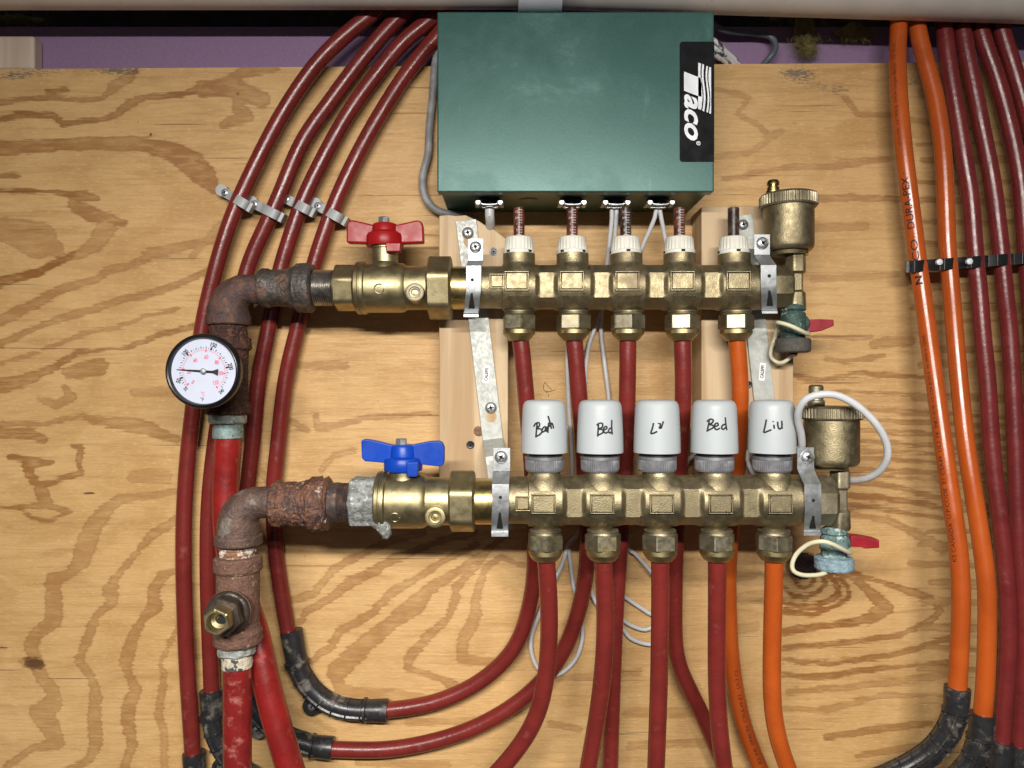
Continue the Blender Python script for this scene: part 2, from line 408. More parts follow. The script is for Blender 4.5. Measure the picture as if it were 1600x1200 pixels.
def screw(parent, c, r, name='screw', mat=None, nrm=FWD, ang=.4):
    """pan-head cross-slot screw"""
    mb = MB(); mb.lathe(c, nrm, [(-.6, .55), (0, 1.0), (.18, 1.0), (.36, .86), (.5, .55), (.52, .30), (.34, .22), (.2, .05)], r, 24)
    o = part(name, mb, mat or screwm, parent)
    t = MB(); n = Vector(nrm).normalized(); u = n.cross(Z if abs(n.z) < .8 else X).normalized(); w = n.cross(u)
    for a in (ang, ang+PI/2):
        d = u*math.cos(a)+w*math.sin(a); e = n.cross(d)
        p = c+n*(.535*r); L = .55*r; ww = .13*r
        q = [p+d*L+e*ww*.6, p+d*L-e*ww*.6, p-d*L-e*ww*.6, p-d*L+e*ww*.6]
        t.add(q+[x-n*.15*r for x in q], [(0,1,2,3),(7,6,5,4),(0,4,5,1),(1,5,6,2),(2,6,7,3),(3,7,4,0)])
    part('cross_slot', t, hole, o)
    return o

# ------------------------------------------------------------------ THE SETTING
# dark rim cavity behind
mb = MB(); mb.box((-1.2, .075, -1.0), (1.2, .095, .9))
single('wall', mb, dark, kind='structure')
# plywood panel with traced grain
B = [
 ([(0,161),(50,153),(80,151),(127,157),(160,153),(180,137),(203,125),(213,110)], 3, .8),
 ([(75,143),(105,140)], 3, .8), ([(175,137),(203,120)], 7, .6),
 ([(0,188),(30,179),(83,180),(97,193),(113,191),(160,187),(183,178),(200,163),(227,151),(283,148),(317,137)], [3,3,3,4,3,3,4,6,3,3,6], .9),
 ([(317,138),(353,137),(383,145),(410,155)], 12, .7), ([(353,132),(380,114),(430,104)], [10,7,6], .6), ([(375,150),(372,168),(385,182),(350,194)], [8,8,10,5], .6),
 ([(0,230),(67,228),(133,224),(210,223),(267,235),(300,255),(320,275),(335,294)], [10,9,8,9,14,17,17,7], .75),
 ([(0,240),(60,236),(130,227),(190,234),(230,232)], 2, .7),
 ([(0,298),(83,300),(133,307),(152,309)], [2,2,7,3], .9), ([(115,318),(140,335),(195,348)], [8,11,4], .8), ([(165,358),(150,380),(120,400)], [15,12,6], .55),
 ([(150,386),(100,405),(60,425),(0,442)], [4,4,5,6], 1),
 ([(10,360),(60,375),(90,390)], [18,28,10], .45), ([(0,275),(30,275)], 2, .8),
 ([(340,372),(280,387),(233,397),(213,413),(167,423),(150,437),(100,450),(50,477),(0,500)], [5,6,7,5,5,5,6,7,8], .6),
 ([(327,423),(280,443),(233,460),(190,468),(113,493),(60,510),(0,537)], [4,4,5,5,5,4,5], .65),
 ([(277,483),(233,493),(187,510),(127,523),(60,550),(0,568)], 2.2, .6),
 ([(303,510),(247,523),(200,543),(123,550),(80,577),(40,593),(0,603)], [3,3,2,2.5,5,8,10], .85),
 ([(105,583),(155,574)], [8,13], .6), ([(100,605),(112,620),(88,632),(60,622)], [4,6,7,3], .6),
 ([(0,662),(67,663),(127,650),(147,657),(200,663),(233,670),(277,687)], [3,2.5,3,5,9,10,4], .6),
 ([(210,613),(280,610)], 6, .4), ([(0,676),(50,677),(68,687)], [7,7,5], .7),
 ([(113,697),(127,700),(123,727),(127,737),(87,753),(60,758),(47,743),(42,727),(80,723),(33,717),(17,713)], [2,4,3,4,2.5,4,6,7,3,4,4], .85),
 ([(62,762),(67,775),(75,787),(40,792),(0,793)], [8,10,7,2.5,2.5], .7), ([(75,789),(108,800)], 4, .8), ([(30,795),(50,808),(75,814),(105,802)], 2, .8),
 ([(210,745),(258,745)], 10, .35),
 ([(273,768),(233,775),(187,780),(165,798),(147,820),(137,845),(127,875),(110,897),(83,905),(83,933),(85,968),(62,987),(47,1007),(55,1033),(67,1060),(83,1080),(83,1100),(62,1113),(77,1133),(90,1160),(50,1170),(17,1193),(-20,1230)], [4,5,6,10,12,15,13,6,10,13,12,9,10,9,9,10,13,15,14,10,4,5,5], .55),
 ([(273,813),(233,840),(215,862),(200,880),(180,903),(173,923),(177,940),(150,963),(137,997),(123,1030),(143,1060),(150,1083),(147,1123),(150,1163),(140,1187),(100,1205)], [6,6,3.5,3.5,5,12,6,5,7,6,5,8,10,10,5,4], .6),
 ([(273,892),(253,900),(240,923),(243,947),(223,967),(207,997),(197,1033),(200,1053),(213,1077),(200,1107),(200,1133),(207,1163),(190,1210)], [2.5,8,8,10,6,8,10,4,8,10,9,7,4], .62),
 ([(290,960),(273,990),(250,1037),(257,1053),(253,1083),(247,1117),(257,1143),(257,1210)], [3,3,2,3,5,5,5,5], .5),
 ([(300,400),(345,350),(395,345),(470,350),(545,352)], [4,4,6,4,3], .4),
 ([(470,572),(540,570)], 5, .5), ([(493,652),(497,667),(537,663),(570,652),(670,647)], [4,6,3,3,1.5], .55), ([(553,705),(520,713),(503,733)], 4, .5), ([(445,655),(480,672)], 4, .5),
 ([(454,939),(490,927),(520,891),(556,870),(610,845),(660,832)], 5, .6),
 ([(469,972),(481,954),(511,939),(544,912),(586,891),(616,873),(670,852),(740,830)], [4,4,5,7,6,5,4,5], .7),
 ([(487,1032),(520,1008),(529,987),(580,960),(610,927),(658,900),(688,879),(745,850)], [5,5,5,5,6,4,3,4], .6),
 ([(529,1068),(526,1050),(550,1026),(580,999),(610,975),(649,945),(670,921),(718,891),(760,860),(790,835)], [8,14,15,12,10,14,8,5,4,4], .6),
 ([(530,1078),(600,1085),(655,1092)], 8, .45),
 ([(709,1071),(694,1062),(637,1044),(640,1026),(670,993),(700,966),(712,936),(712,918),(748,882),(765,855)], [7,4,4,7,6,4,6,5,3,3], .6),
 ([(772,1035),(721,1029),(724,1002),(745,960),(742,939),(751,909),(760,885),(784,870),(820,885)], [6,6,9,8,6,5,4,3,2], .55),
 ([(408,740),(440,765)], 5, .5), ([(430,1095),(460,1110),(520,1140)], 4, .3), ([(640,1130),(760,1125)], 4, .4), ([(560,1190),(700,1196)], 5, .4),
 ([(870,1060),(1000,1050)], 4, .4), ([(980,1115),(1100,1112)], 6, .35), ([(860,1130),(905,1140)], 4, .4), ([(985,1165),(1110,1160)], 5, .4), ([(1135,905),(1180,895)], 7, .35),
 ([(1240,902),(1246,914),(1258,919),(1270,912),(1273,900)], 2, 1.1),
 ([(1226,920),(1240,931),(1258,934),(1278,925),(1290,912),(1284,897)], 2.4, 1.1),
 ([(1222,941),(1250,948),(1275,947),(1300,937),(1311,925),(1304,908),(1291,896)], [2,2,3,3,4,3,2], 1.1),
 ([(1224,954),(1270,960),(1307,946),(1327,934),(1325,918),(1309,900)], 2, 1.1),
 ([(1223,986),(1307,976),(1356,967),(1382,950),(1360,925),(1333,902),(1300,890)], [5,4,7,13,6,4,3], .95),
 ([(1223,1011),(1307,1006),(1405,993),(1454,970),(1470,954),(1454,934),(1405,918),(1340,898),(1310,888)], [3,2.5,2.5,4,4,4,3,3,2], .95),
 ([(1223,1032),(1307,1035),(1405,1022),(1486,996)], 2.8, .9), ([(1223,1054),(1275,1058),(1372,1045),(1480,1035)], [2.5,4,2.5,2.5], .9),
 ([(1230,1080),(1324,1074),(1480,1054)], 3.4, .5), ([(1226,1106),(1291,1110),(1372,1087),(1480,1085)], [3,5,3,2], .5),
 ([(1291,1152),(1372,1139),(1454,1130)], [3,5,3], .8), ([(1340,1181),(1437,1165)], 4, .6), ([(1160,935),(1185,930)], 8, .35), ([(1150,985),(1180,978)], 6,.3),
 ([(1240,587),(1280,593),(1347,583),(1433,590),(1470,588)], 2, .8), ([(1275,527),(1360,527)], 3, .5), ([(1365,537),(1425,533)], 6, .6), ([(1290,560),(1320,565),(1380,555)], 2.5, .6),
 ([(1327,755),(1380,757),(1463,777),(1600,800)], 3, .7), ([(1327,773),(1380,777),(1470,793),(1600,812)], 3, .8), ([(1327,787),(1387,797),(1473,810)], 2.5, .7),
 ([(1327,803),(1387,813),(1430,833),(1473,857)], [3,4,6,9], .55),
 ([(1120,140),(1170,153),(1153,177),(1187,197),(1200,213)], 3, .35), ([(1120,245),(1170,240),(1220,205)], 4, .3),
 ([(1130,280),(1187,270),(1237,260),(1297,260),(1387,250)], [2,2,4,4,3], .45), ([(1273,310),(1353,310),(1430,312),(1600,318)], [4,5,4,4], .6),
 ([(1270,357),(1353,353)], 5, .4), ([(1320,153),(1340,177),(1387,180),(1440,190),(1520,200)], 3, .5), ([(1270,437),(1400,430)], 4, .35), ([(1440,145),(1520,140)], 6, .4),
]
for yy, w in ((612, 1.2), (640, 2), (655, 2.2), (672, 2.4), (690, 2), (703, 1.6), (716, 2), (732, 2.4), (743, 1.6)):
    B.append(([(1300, yy-2), (1345, yy), (1400, yy+3), (1470, yy+7), (1640, yy+14)], w, .62))
for yy in (225, 250, 285, 345, 380, 420, 450, 480, 505, 545, 570, 620, 830, 850, 880, 910, 940, 980, 1010, 1045):
    B.append(([(1440+random.uniform(-20, 20), yy), (1540, yy+random.uniform(-4, 6)), (1640, yy+random.uniform(-4, 8))], random.uniform(2, 5), .55))
def build_ply():
    gx = np.arange(-260, 1864, 4.0); gy = np.arange(0, 1404, 4.0)
    # rows run from the (very slightly sloping) top edge downwards
    XX, YY = np.meshgrid(gx, gy); top = 108-0.0069*XX - 0.0
    ZT = top
    YP = ZT + YY*(1.0)
    pts = np.stack([XX.ravel(), YP.ravel()], 1)
    g = np.full(len(pts), -3.0); st = np.zeros(len(pts))
    for pl, w, s_ in B:
        ws = w if isinstance(w, list) else [w]*len(pl)
        for i in range(len(pl)-1):
            a = np.array(pl[i], float); b = np.array(pl[i+1], float)
            lo = np.minimum(a, b)-45; hi = np.maximum(a, b)+45
            m = np.where((pts[:, 0] > lo[0]) & (pts[:, 0] < hi[0]) & (pts[:, 1] > lo[1]) & (pts[:, 1] < hi[1]))[0]
            if len(m) == 0: continue
            d = b-a; q = pts[m]-a; tt = np.clip((q@d)/max(1e-6, d@d), 0, 1)
            dd = np.hypot(*(q-tt[:, None]*d).T); ww = ws[i]+(ws[i+1]-ws[i])*tt
            val = np.clip((ww+1.0-dd)/5.0, -3, 1.2)
            k = val > g[m]; g[m[k]] = val[k]; st[m[k]] = s_
    st[g <= -3] = .6
    stain = np.zeros(len(pts)); knot = np.zeros(len(pts))
    def blob(arr, cx, cy, rx, ry, amp):
        arr += amp*np.exp(-(((pts[:, 0]-cx)/rx)**2+((pts[:, 1]-cy)/ry)**2))
    blob(stain, 60, 112, 80, 12, 1.15); blob(stain, 190, 110, 48, 10, 1.5); blob(stain, 15, 122, 40, 8, .8)
    blob(stain, 1250, 122, 50, 16, 1.15); blob(stain, 1310, 142, 50, 14, 1.1); blob(stain, 1425, 128, 34, 16, 1.1); blob(stain, 1240, 112, 40, 6, .8); blob(stain, 640, 120, 30, 10, .5)
    blob(knot, 48, 1035, 24, 13, 1.0); blob(knot, 60, 1040, 12, 8, .6); blob(knot, 65, 950, 14, 5, .5); blob(knot, 0, 935, 10, 8, .7)
    blob(knot, 1255, 884, 27, 20, 2.2); blob(knot, 172, 329, 9, 1.8, 1.6); blob(knot, 140, 770, 12, 2.5, 1.3); blob(knot, 372, 147, 6, 6, .8); blob(knot, 5, 1012, 12, 2.5, 1.1)
    blob(knot, 235, 210, 3, 4, 1.4); blob(knot, 217, 190, 2, 2, 1.2); blob(knot, 1242, 193, 4, 2.5, 1.3); blob(knot, 575, 935, 14, 12, .35); blob(knot, 477, 870, 2.5, 2.5, 1.3)
    ny, nx = XX.shape
    s = S(0)
    v = np.zeros((len(pts), 3)); v[:, 0] = (pts[:, 0]-800)*s; v[:, 2] = (600-pts[:, 1])*s
    idx = np.arange(ny*nx).reshape(ny, nx)
    q = np.stack([idx[1:, :-1], idx[1:, 1:], idx[:-1, 1:], idx[:-1, :-1]], -1).reshape(-1, 4)
    verts = [tuple(r) for r in v.tolist()]; faces = [tuple(r) for r in q.tolist()]
    # rim and back (19 mm panel)
    per = list(idx[0, :]) + list(idx[1:, -1]) + list(idx[-1, -2::-1]) + list(idx[-2:0:-1, 0])
    o = len(verts); n = len(per)
    for i in per: x, y, z = verts[i]; verts.append((x, .018, z))
    for i in range(n): faces.append((int(per[i]), int(per[(i+1) % n]), o+(i+1) % n, o+i))
    faces.append(tuple(o+i for i in range(n)))
    me = bpy.data.meshes.new('plywood_panel'); me.from_pydata(verts, [], faces); me.update()
    for nm, arr in (('grain', g), ('gstr', st), ('stain', stain), ('knot', knot)):
        at = me.attributes.new(nm, 'FLOAT', 'POINT'); full = np.zeros(len(verts), dtype=np.float32); full[:len(pts)] = arr
        at.data.foreach_set('value', full)
    me.materials.append(plym)
    ob = bpy.data.objects.new('plywood_panel', me); COL.objects.link(ob)
    ob['label'] = 'swirly grained plywood backing panel that all the pipework is fixed to'; ob['category'] = 'panel'
build_ply()
# open knot hole: a real dimple rim behind the lower strap
mb = MB(); c = P(1255, 884, 0); rr = random.Random(3)
mb.lathe(c+FWD*.0006, FWD, dense([(-.2, 21), (.6, 20), (0.2, 15), (-1, 8), (-1.2, .5)], 1.5), S(0), 40, rough=.0016, rfreq=260)
single('knot_scar', mb, M('burnt_knot', (.03, .012, .007), (.012, .006, .004), rough=.8, ns=200, bump=1, bs=400, bd=.002), 'dark open knot in the plywood inside the lower cream strap loop', 'knot')

mb = MB()
for q in ([(852,596),(849,604),(851,611),(857,612)], [(852,598),(857,604),(862,609)], [(853,613),(862,611),(868,609)], [(857,616),(857,620)]):
    mb.tube([P(x, y, .1) for x, y in q], .0003, 6, step=.001)
single('pencil_mark', mb, M('pencil', (.10, .055, .03), rough=.8), 'small scribbled pencil mark on the plywood between the first two upper tubes', 'pencil mark')
# purple foam board, insulation, lumber block, drain pipe
mb = MB(); zt = P(0, 43, -20).z; mb.box((-.75, .0185, -.6), (.75, .07, zt))
single('foam_board', mb, foam, 'purple rigid foam strip showing above the plywood edge', 'foam board')
mb = MB(); a = P(-120, 55, -3); b = P(53, 107, -3); mb.box((a.x, .0185, a.z), (b.x, .003, b.z-.0005))
single('wood_block', mb, lumber2, 'pale short lumber block at the upper left corner above the plywood', 'wood block', bevel=.003)
ROOT = None
pr = thing('drain_pipe', 'off-white round drain pipe running along the very top, with one coupling', 'pipe', P(800, -20, 50))
mb = MB(); a0 = P(-300, -36, 50); a1 = P(835, -37, 50); mb.lathe(a0, (a1-a0), [(0, 50), ((a1-a0).length/S(95), 50)], S(95), 64); part('pipe_length', mb, pvc, pr)
mb = MB(); a0 = P(855, -41, 50); a1 = P(1700, -18, 50); mb.lathe(a0, (a1-a0), [(0, 54), ((a1-a0).length/S(95), 56)], S(95), 64); part('pipe_length', mb, pvc, pr)
mb = MB(); mb.lathe(P(810, -38, 92), X, [(0, 50), (0, 53.5), (68, 53.5), (68, 50)], S(92), 64); part('coupling', mb, pvcc, pr, bevel=.0006)

def insulation():
    mb = MB(); rr = random.Random(5)
    def fib(x, y, h, n, L, spread):
        for _ in range(n):
            p = P(x+rr.gauss(0, spread[0]), y+rr.gauss(0, spread[1]), h+rr.uniform(-12, 12))
            d = Vector((rr.gauss(0, 1), rr.gauss(0, .6), rr.gauss(-.5, 1))).normalized(); pts = [p]
            for k in range(5):
                d = (d+Vector((rr.gauss(0, .5), rr.gauss(0, .3), rr.gauss(0, .5)))).normalized(); pts.append(pts[-1]+d*L/5)
            mb.tube(pts, .00012, 3, step=.01)
    fib(1262, 30, -30, 300, .016, (14, 8)); fib(1258, 58, -6, 1000, .007, (9, 13)); fib(1264, 80, -8, 400, .005, (8, 5)); fib(1240, 30, -35, 160, .02, (28, 5)); fib(1340, 32, -38, 220, .02, (28, 6))
    fib(30, 30, -40, 140, .018, (30, 5)); fib(1560, 45, -42, 160, .018, (40, 5)); fib(1335, 54, -12, 300, .007, (20, 6))
    for (x, y, rx, ry, h) in ((1256, 48, 15, 28, -10), (1264, 76, 11, 10, -10), (1340, 30, 34, 12, -46), (1335, 50, 28, 13, -14), (1230, 30, 26, 10, -46), (25, 32, 40, 8, -52)):
        c = P(x, y, h); s = S(h); vs = []; fs = []; n1, n2 = 18, 28
        for i in range(n1+1):
            th = PI*i/n1
            for k in range(n2):
                ph = 2*PI*k/n2
                v = Vector((math.sin(th)*math.cos(ph)*rx, math.sin(th)*math.sin(ph)*10, math.cos(th)*ry))*s
                v *= 1+.35*mnoise.noise((c+v)*140)
                vs.append(c+v)
        fs = [(i*n2+k, i*n2+(k+1) % n2, (i+1)*n2+(k+1) % n2, (i+1)*n2+k) for i in range(n1) for k in range(n2)]
        mb.add(vs, fs)
    single('insulation', mb, fibre, 'yellow fibreglass insulation tufts in the dark gap above the foam', 'insulation', kind='stuff')
insulation()

# ------------------------------------------------------------------ studs
mb = MB()
mb.prism([(686,337),(700,335.5),(712,337),(728,336),(738,341),(748,345),(757,351),(768,356),(778,363),(788,371),(794,376),(794,760),(686,760)], .3, 38)
st1 = single('lumber_stud', mb, lumber, 'short stud behind the left brackets with a rough angled saw-cut top', 'stud', bevel=.001)
mb = MB(); mb.prism([(1096,323),(1168,322),(1240,322),(1240,765),(1096,765)], .3, 38)
st2 = single('lumber_stud', mb, lumber, 'short square-topped stud behind the right ends of the manifolds', 'stud', bevel=.001)
def black_screw(x, y, h, label, r=8):
    c = P(x, y, h); o = thing('drywall_screw', label, 'screw', c, 'black screws in the studs')
    mb = MB(); mb.lathe(c, FWD, [(0, 1), (.05, 1), (.08, .8), (.0, .5), (-.25, .12)], r*S(h), 20); part('screw_head', mb, blackp, o)
    mb = MB(); mb.lathe(c, FWD, [(.03, .34), (.14, .34), (.14, .2)], r*S(h), 8); part('recess', mb, hole, o)
black_screw(771, 393, 38.2, 'black screw in the left stud beside the first flow meter cap', 6.5)
black_screw(735, 695, 38.2, 'black screw beside the knot of the left stud above the lower union nut', 6.5)
black_screw(1169, 601, 38.2, 'black screw beside the right bracket arm next to the orange tube', 6)
black_screw(1234, 563, 38.2, 'small black screw low on the right stud under the upper drain cap', 2.4)
mb = MB(); mb.lathe(P(748, 674, 38.15), FWD, [(0, 8), (.5, 7.5), (.7, 4), (.4, .5)], S(38), 24, rough=.0004, rfreq=500)
single('stud_knot', mb, M('knot_wood', (.20, .09, .045), (.12, .05, .025), rough=.6, ns=260), 'round brown knot in the left stud half behind the bracket arm', 'knot')

# ------------------------------------------------------------------ green control box
HB = 89
gb = thing('control_box', 'large green steel control box above the manifolds with a black logo label', 'control box', P(900, 300, 40))
a = P(683, 18, HB); b = P(1116, 300, HB)
X0, X1, ZT_, ZB_ = a.x, b.x, a.z, b.z
mb = MB(); mb.box((X0, -.089, ZB_), (X1, -.0765, ZT_)); part('cover', mb, green, gb, bevel=.0016, segs=3)
mb = MB(); mb.box((X0+.0022, -.0772, ZB_+.0022), (X1-.0022, -.0005, ZT_-.0022)); part('case', mb, green, gb, bevel=.0012)
# label
def rrect(x0, y0, x1, y1, r, corners='all'):
    pts = []
    for (cx, cy, a0, on) in ((x1-r, y0+r, -90, corners == 'all'), (x1-r, y1-r, 0, corners == 'all'), (x0+r, y1-r, 90, True), (x0+r, y0+r, 180, True)):
        if on:
            for k in range(6): t = math.radians(a0+k*18); pts.append((cx+r*math.cos(t), cy+r*math.sin(t)))
        else: pts.append((x1, y0) if a0 == -90 else (x1, y1))
    return pts
mb = MB(); mb.prism(rrect(1062, 65, 1116, 253, 5, 'left'), HB+.02, HB+.25)
lb = part('logo_label', mb, M('label_black', (.006, .006, .007), (.008, .008, .009), rough=.6, ns=40, spec=.12), gb)
def L(x, y): return (1040+x/5.456, 50+y/5.456)       # digitised from the 5.456x enlargement
logo = MB()
def lp(poly): logo.prism([L(*p) for p in poly], HB+.2, HB+.36)
def lstrip(left, right):       # ribbon between two polylines
    for i in range(len(left)-1): lp([left[i], right[i], right[i+1], left[i+1]])
lp([(157,337),(282,385),(282,548),(157,500)])
ys = [i/10 for i in range(11)]
def wav(t, x, amp=9): return x+amp*math.sin(2*PI*t+PI)*1.0
def col(xa, xb, ya, yb, yc, yd, wa, wb):
    le = [(xa+wa*9*math.sin(2*PI*t*1.0+.3), ya+(yb-ya)*t) for t in ys]; ri = [(xb+wb*9*math.sin(2*PI*t+.3), yc+(yd-yc)*t) for t in ys]
    lstrip(le, ri)
col(278, 306, 260, 655, 270, 664, 0, -1)
lp([(278,385),(306,392),(306,552),(278,546)])
col(316, 332, 273, 670, 279, 678, -1, -1)
col(350, 364, 288, 682, 293, 688, -1, -1)
col(374, 388, 297, 692, 302, 698, -1, 0)
def lgtext(s, cx, cy, hgt, wid, bold, shear):
    vs, fs, w, h = text2d(s, bold, shear)
    c = P(*L(cx, cy), HB+.36); k = S(HB)/5.456
    kx = wid*k/w; ky = hgt*k/h
    # text reads downwards: u -> down, v -> right
    logo.add([Vector((c.x+y*ky, c.y, c.z-x*kx)) for x, y in vs], fs)
lgtext('aco', 217, 728, 118, 395, .028, .38)
cc = P(*L(280, 948), HB+.36); k = S(HB)/5.456
logo.lathe(cc, FWD, [(0, 18), (0.4, 18), (.4, 13), (0, 13)], k, 24, caps=False)
lgtext('R', 280, 948, 16, 14, .02, 0)
part('logo', logo, whitet, lb)
# bottom-face embossing and knockout, cable clamps
mb = MB(); cz = ZB_+.0022
for xx, s_ in ((765, 'THERMOSTAT'), (826, 'POWER'), (893, 'ZONE 1'), (962, 'ZONE 2'), (1028, 'ZONE 3')):
    pass
mb.lathe(Vector(((826-800)/FPX*.71, -.050, cz)), -Z, [(0, 15), (.8, 15), (.8, 12.5), (1.2, 12)], S(50), 32)
part('knockout_disc', mb, green, gb)
mb = MB()
for xx in (747, 826, 893, 962, 1028):      # worn stencil dashes on the underside
    rr = random.Random(xx)
    for k in range(9):
        x = (xx-800)/FPX*.70+(k-4.5)*.0021
        mb.box((x, -.071, cz-.00012), (x+rr.uniform(.0008, .0015), -.0685, cz+.0001))
part('stencil', mb, M('grey_stencil', (.20, .26, .24), rough=.6), gb)
for i, xx in enumerate((765, 893, 960, 1028)):
    hc = 52; c = Vector(((xx-800)/FPX*(CAMD-.052), -.052, cz)); s = S(hc)
    mb = MB(); mb.lathe(c, -Z, [(0, 18), (3, 18), (4, 15), (10, 15), (11, 13)], s, 32)
    cl = part('cable_clamp', mb, blackp, gb)
    mb = MB(); w = 22
    for yy in (-.012, .001):
        pts = [c+Vector((x*s, yy, z*s)) for x, z in ((-22, -10), (-15, -10.5), (-11, -13), (0, -14), (11, -13), (15, -10.5), (22, -10))]
        mb.strip(pts, .0045, Y, .0012)
    mb.box(c+Vector((-22*s, -.014, -12*s)), c+Vector((-16*s, .003, -9*s))); mb.box(c+Vector((16*s, -.014, -12*s)), c+Vector((22*s, .003, -9*s)))
    part('clamp_bar', mb, zinc, cl, bevel=.0004)
    for sx in (-1, 1):
        mb = MB(); mb.lathe(c+Vector((sx*17*s, -.0135, -10*s)), FWD, [(0, 5), (2, 5), (4, 3.5), (4, 1)], s, 16); part('screw', mb, screwm, cl)

# ------------------------------------------------------------------ tubes (PEX)
def pexlen(pts):
    q, _ = spline([P(*p) for p in pts], 0, .004)
    for _ in range(26):
        q = [q[0]]+[(q[i-1]+q[i]*2+q[i+1])/4 for i in range(1, len(q)-1)]+[q[-1]]
    return q[::2]+([q[-1]] if len(q) % 2 == 0 else [])
def surf_path(pts, rad):
    pp, _ = spline(pts, 0, .004); fr = frames(pp); L = [0]
    for i in range(1, len(pp)): L.append(L[-1]+(pp[i]-pp[i-1]).length)
    def fn(s0, phi0, flip=1):
        def g(u, v):
            s = min(max(s0+u*flip, 0), L[-1]); i = 0
            lo, hi = 0, len(L)-1
            while hi-lo > 1:
                m = (lo+hi)//2
                if L[m] <= s: lo = m
                else: hi = m
            t = (s-L[lo])/max(1e-9, L[hi]-L[lo]); c = pp[lo].lerp(pp[hi], t)
            _, up, w = fr[lo]; _, up2, w2 = fr[hi]; up = up.lerp(up2, t); w = w.lerp(w2, t)
            a = phi0+v/rad; r = rad+.00012
            return c+(up*math.cos(a)+w*math.sin(a))*r
        return g
    return fn, L[-1]
RT = .00795
def pex(pts, mat, label, rad=RT, name='pex_tube', cat='tube', group=None, writing=None):
    pp = pexlen(pts)
    mb = MB(); mb.tube(pp, rad, 28, step=.02)
    o = single(name, mb, mat, label, cat, group)
    if writing:
        fn, LL = surf_path(pp, rad); t = MB(); m = inkm
        sp, _ = spline(pp, 0, .004); acc = [0]
        for i in range(1, len(sp)): acc.append(acc[-1]+(sp[i]-sp[i-1]).length)
        for (s, yy, phi, hgt, bold, xs) in writing:
            i = min(range(len(sp)), key=lambda k: abs(600-sp[k].z/(CAMD+sp[k].y)*FPX-yy))
            t = MB(); put_text(t, s, fn(acc[i], phi, -1), hgt, bold, 0, xs)
            part('printing', t, m, o)
    return o
GL = 'maroon tubes bundled on the left'; GR = 'tubes descending on the right'; GT = 'tubes leaving the upper manifold'; GBt = 'tubes leaving the lower manifold'
pex([(640,-30,20),(585,20,22),(565,34,22),(536,58,22),(494,100,20),(447,168,18),(410,236,18),(376,307,18),(365,332,18),(344,395,18),(328,458,17),(316,512,16),(302,638,15),(293,720,14),(288,800,14),(287,880,14),(290,987,14),(294,1068,14),(301,1173,14),(304,1230,14)], pexA, 'outermost maroon tube of the left bundle, leftmost along the whole panel', group=GL)
pex([(680,-30,16),(632,20,18),(612,37,18),(594,58,18),(552,110,17),(510,168,16),(471,223,16),(433,316,16),(404,377,15),(386,421,14),(365,520,13),(347,620,13),(333,720,13),(326,800,13),(325,900,13),(328,1000,13),(331,1073,13),(332,1110,13)], pexA, 'second maroon tube of the left bundle, passing behind the upper rusty elbow', group=GL)
pex([(730,-30,14),(684,20,16),(665,39,16),(633,60,16),(591,113,15),(552,165,15),(518,223,15),(474,312,15),(446,395,14),(437,424,13),(415,539,12),(404,592,12),(395,692,12),(387,758,12),(379,850,12),(375,950,12),(376,1040,12),(388,1085,12),(400,1110,12)], pexA, 'third maroon tube of the left bundle, crossing behind the upper coupling', group=GL)
pex([(770,-40,12),(720,10,14),(695,45,14),(673,68,14),(636,113,14),(599,171,14),(562,236,14),(526,312,15),(499,387,14),(489,420,13),(462,526,12),(446,594,12),(435,692,12),(427,771,12),(430,850,12),(435,893,12),(449,982,13),(455,1010,13)], pexA, 'fourth maroon tube of the left bundle, nearest the green box and the red handle', group=GL)
# upper manifold loops
pex([(811,515,66),(815,540,66),(822,620,62),(832,740,48),(836,870,34),(830,935,24),(812,1000,18),(780,1042,15),(735,1075,14),(680,1098,14),(640,1106,14),(600,1110,14)], pexA, 'maroon tube from the first upper fitting, sweeping left below the lower manifold', group=GT)
pex([(896,515,66),(898,540,66),(905,620,62),(914,740,48),(918,870,34),(908,940,26),(885,1010,20),(850,1062,17),(800,1105,15),(740,1138,14),(680,1158,14),(600,1172,14),(510,1170,14)], pexA, 'maroon tube from the second upper fitting, sweeping left as the lowest curve', group=GT)
pex([(981,515,66),(981,540,66),(980,620,62),(976,740,48),(967,880,38),(962,960,38),(957,1080,38),(952,1240,36)], pexA, 'maroon tube from the third upper fitting, half hidden behind the second lower tube', group=GT)
pex([(1066,515,66),(1066,540,66),(1068,620,62),(1060,740,48),(1055,870,36),(1054,1005,30),(1062,1045,27),(1084,1090,24),(1108,1140,22),(1130,1195,20),(1150,1240,20)], pexA, 'maroon tube from the fourth upper fitting, bending right at the bottom', group=GT)
pex([(1150,515,66),(1152,540,66),(1157,620,62),(1150,740,48),(1138,880,34),(1139,960,30),(1142,1022,26),(1150,1080,24),(1164,1140,22),(1186,1195,20),(1205,1240,20)], pexO, 'thin looking orange tube from the last upper fitting, printed and half behind a maroon tube', group=GT,
    writing=[('14  KS XA  0940 IN  C9UL49 E1   UL2 CL', 1125, -.1, .0034, 0, 1.3)])
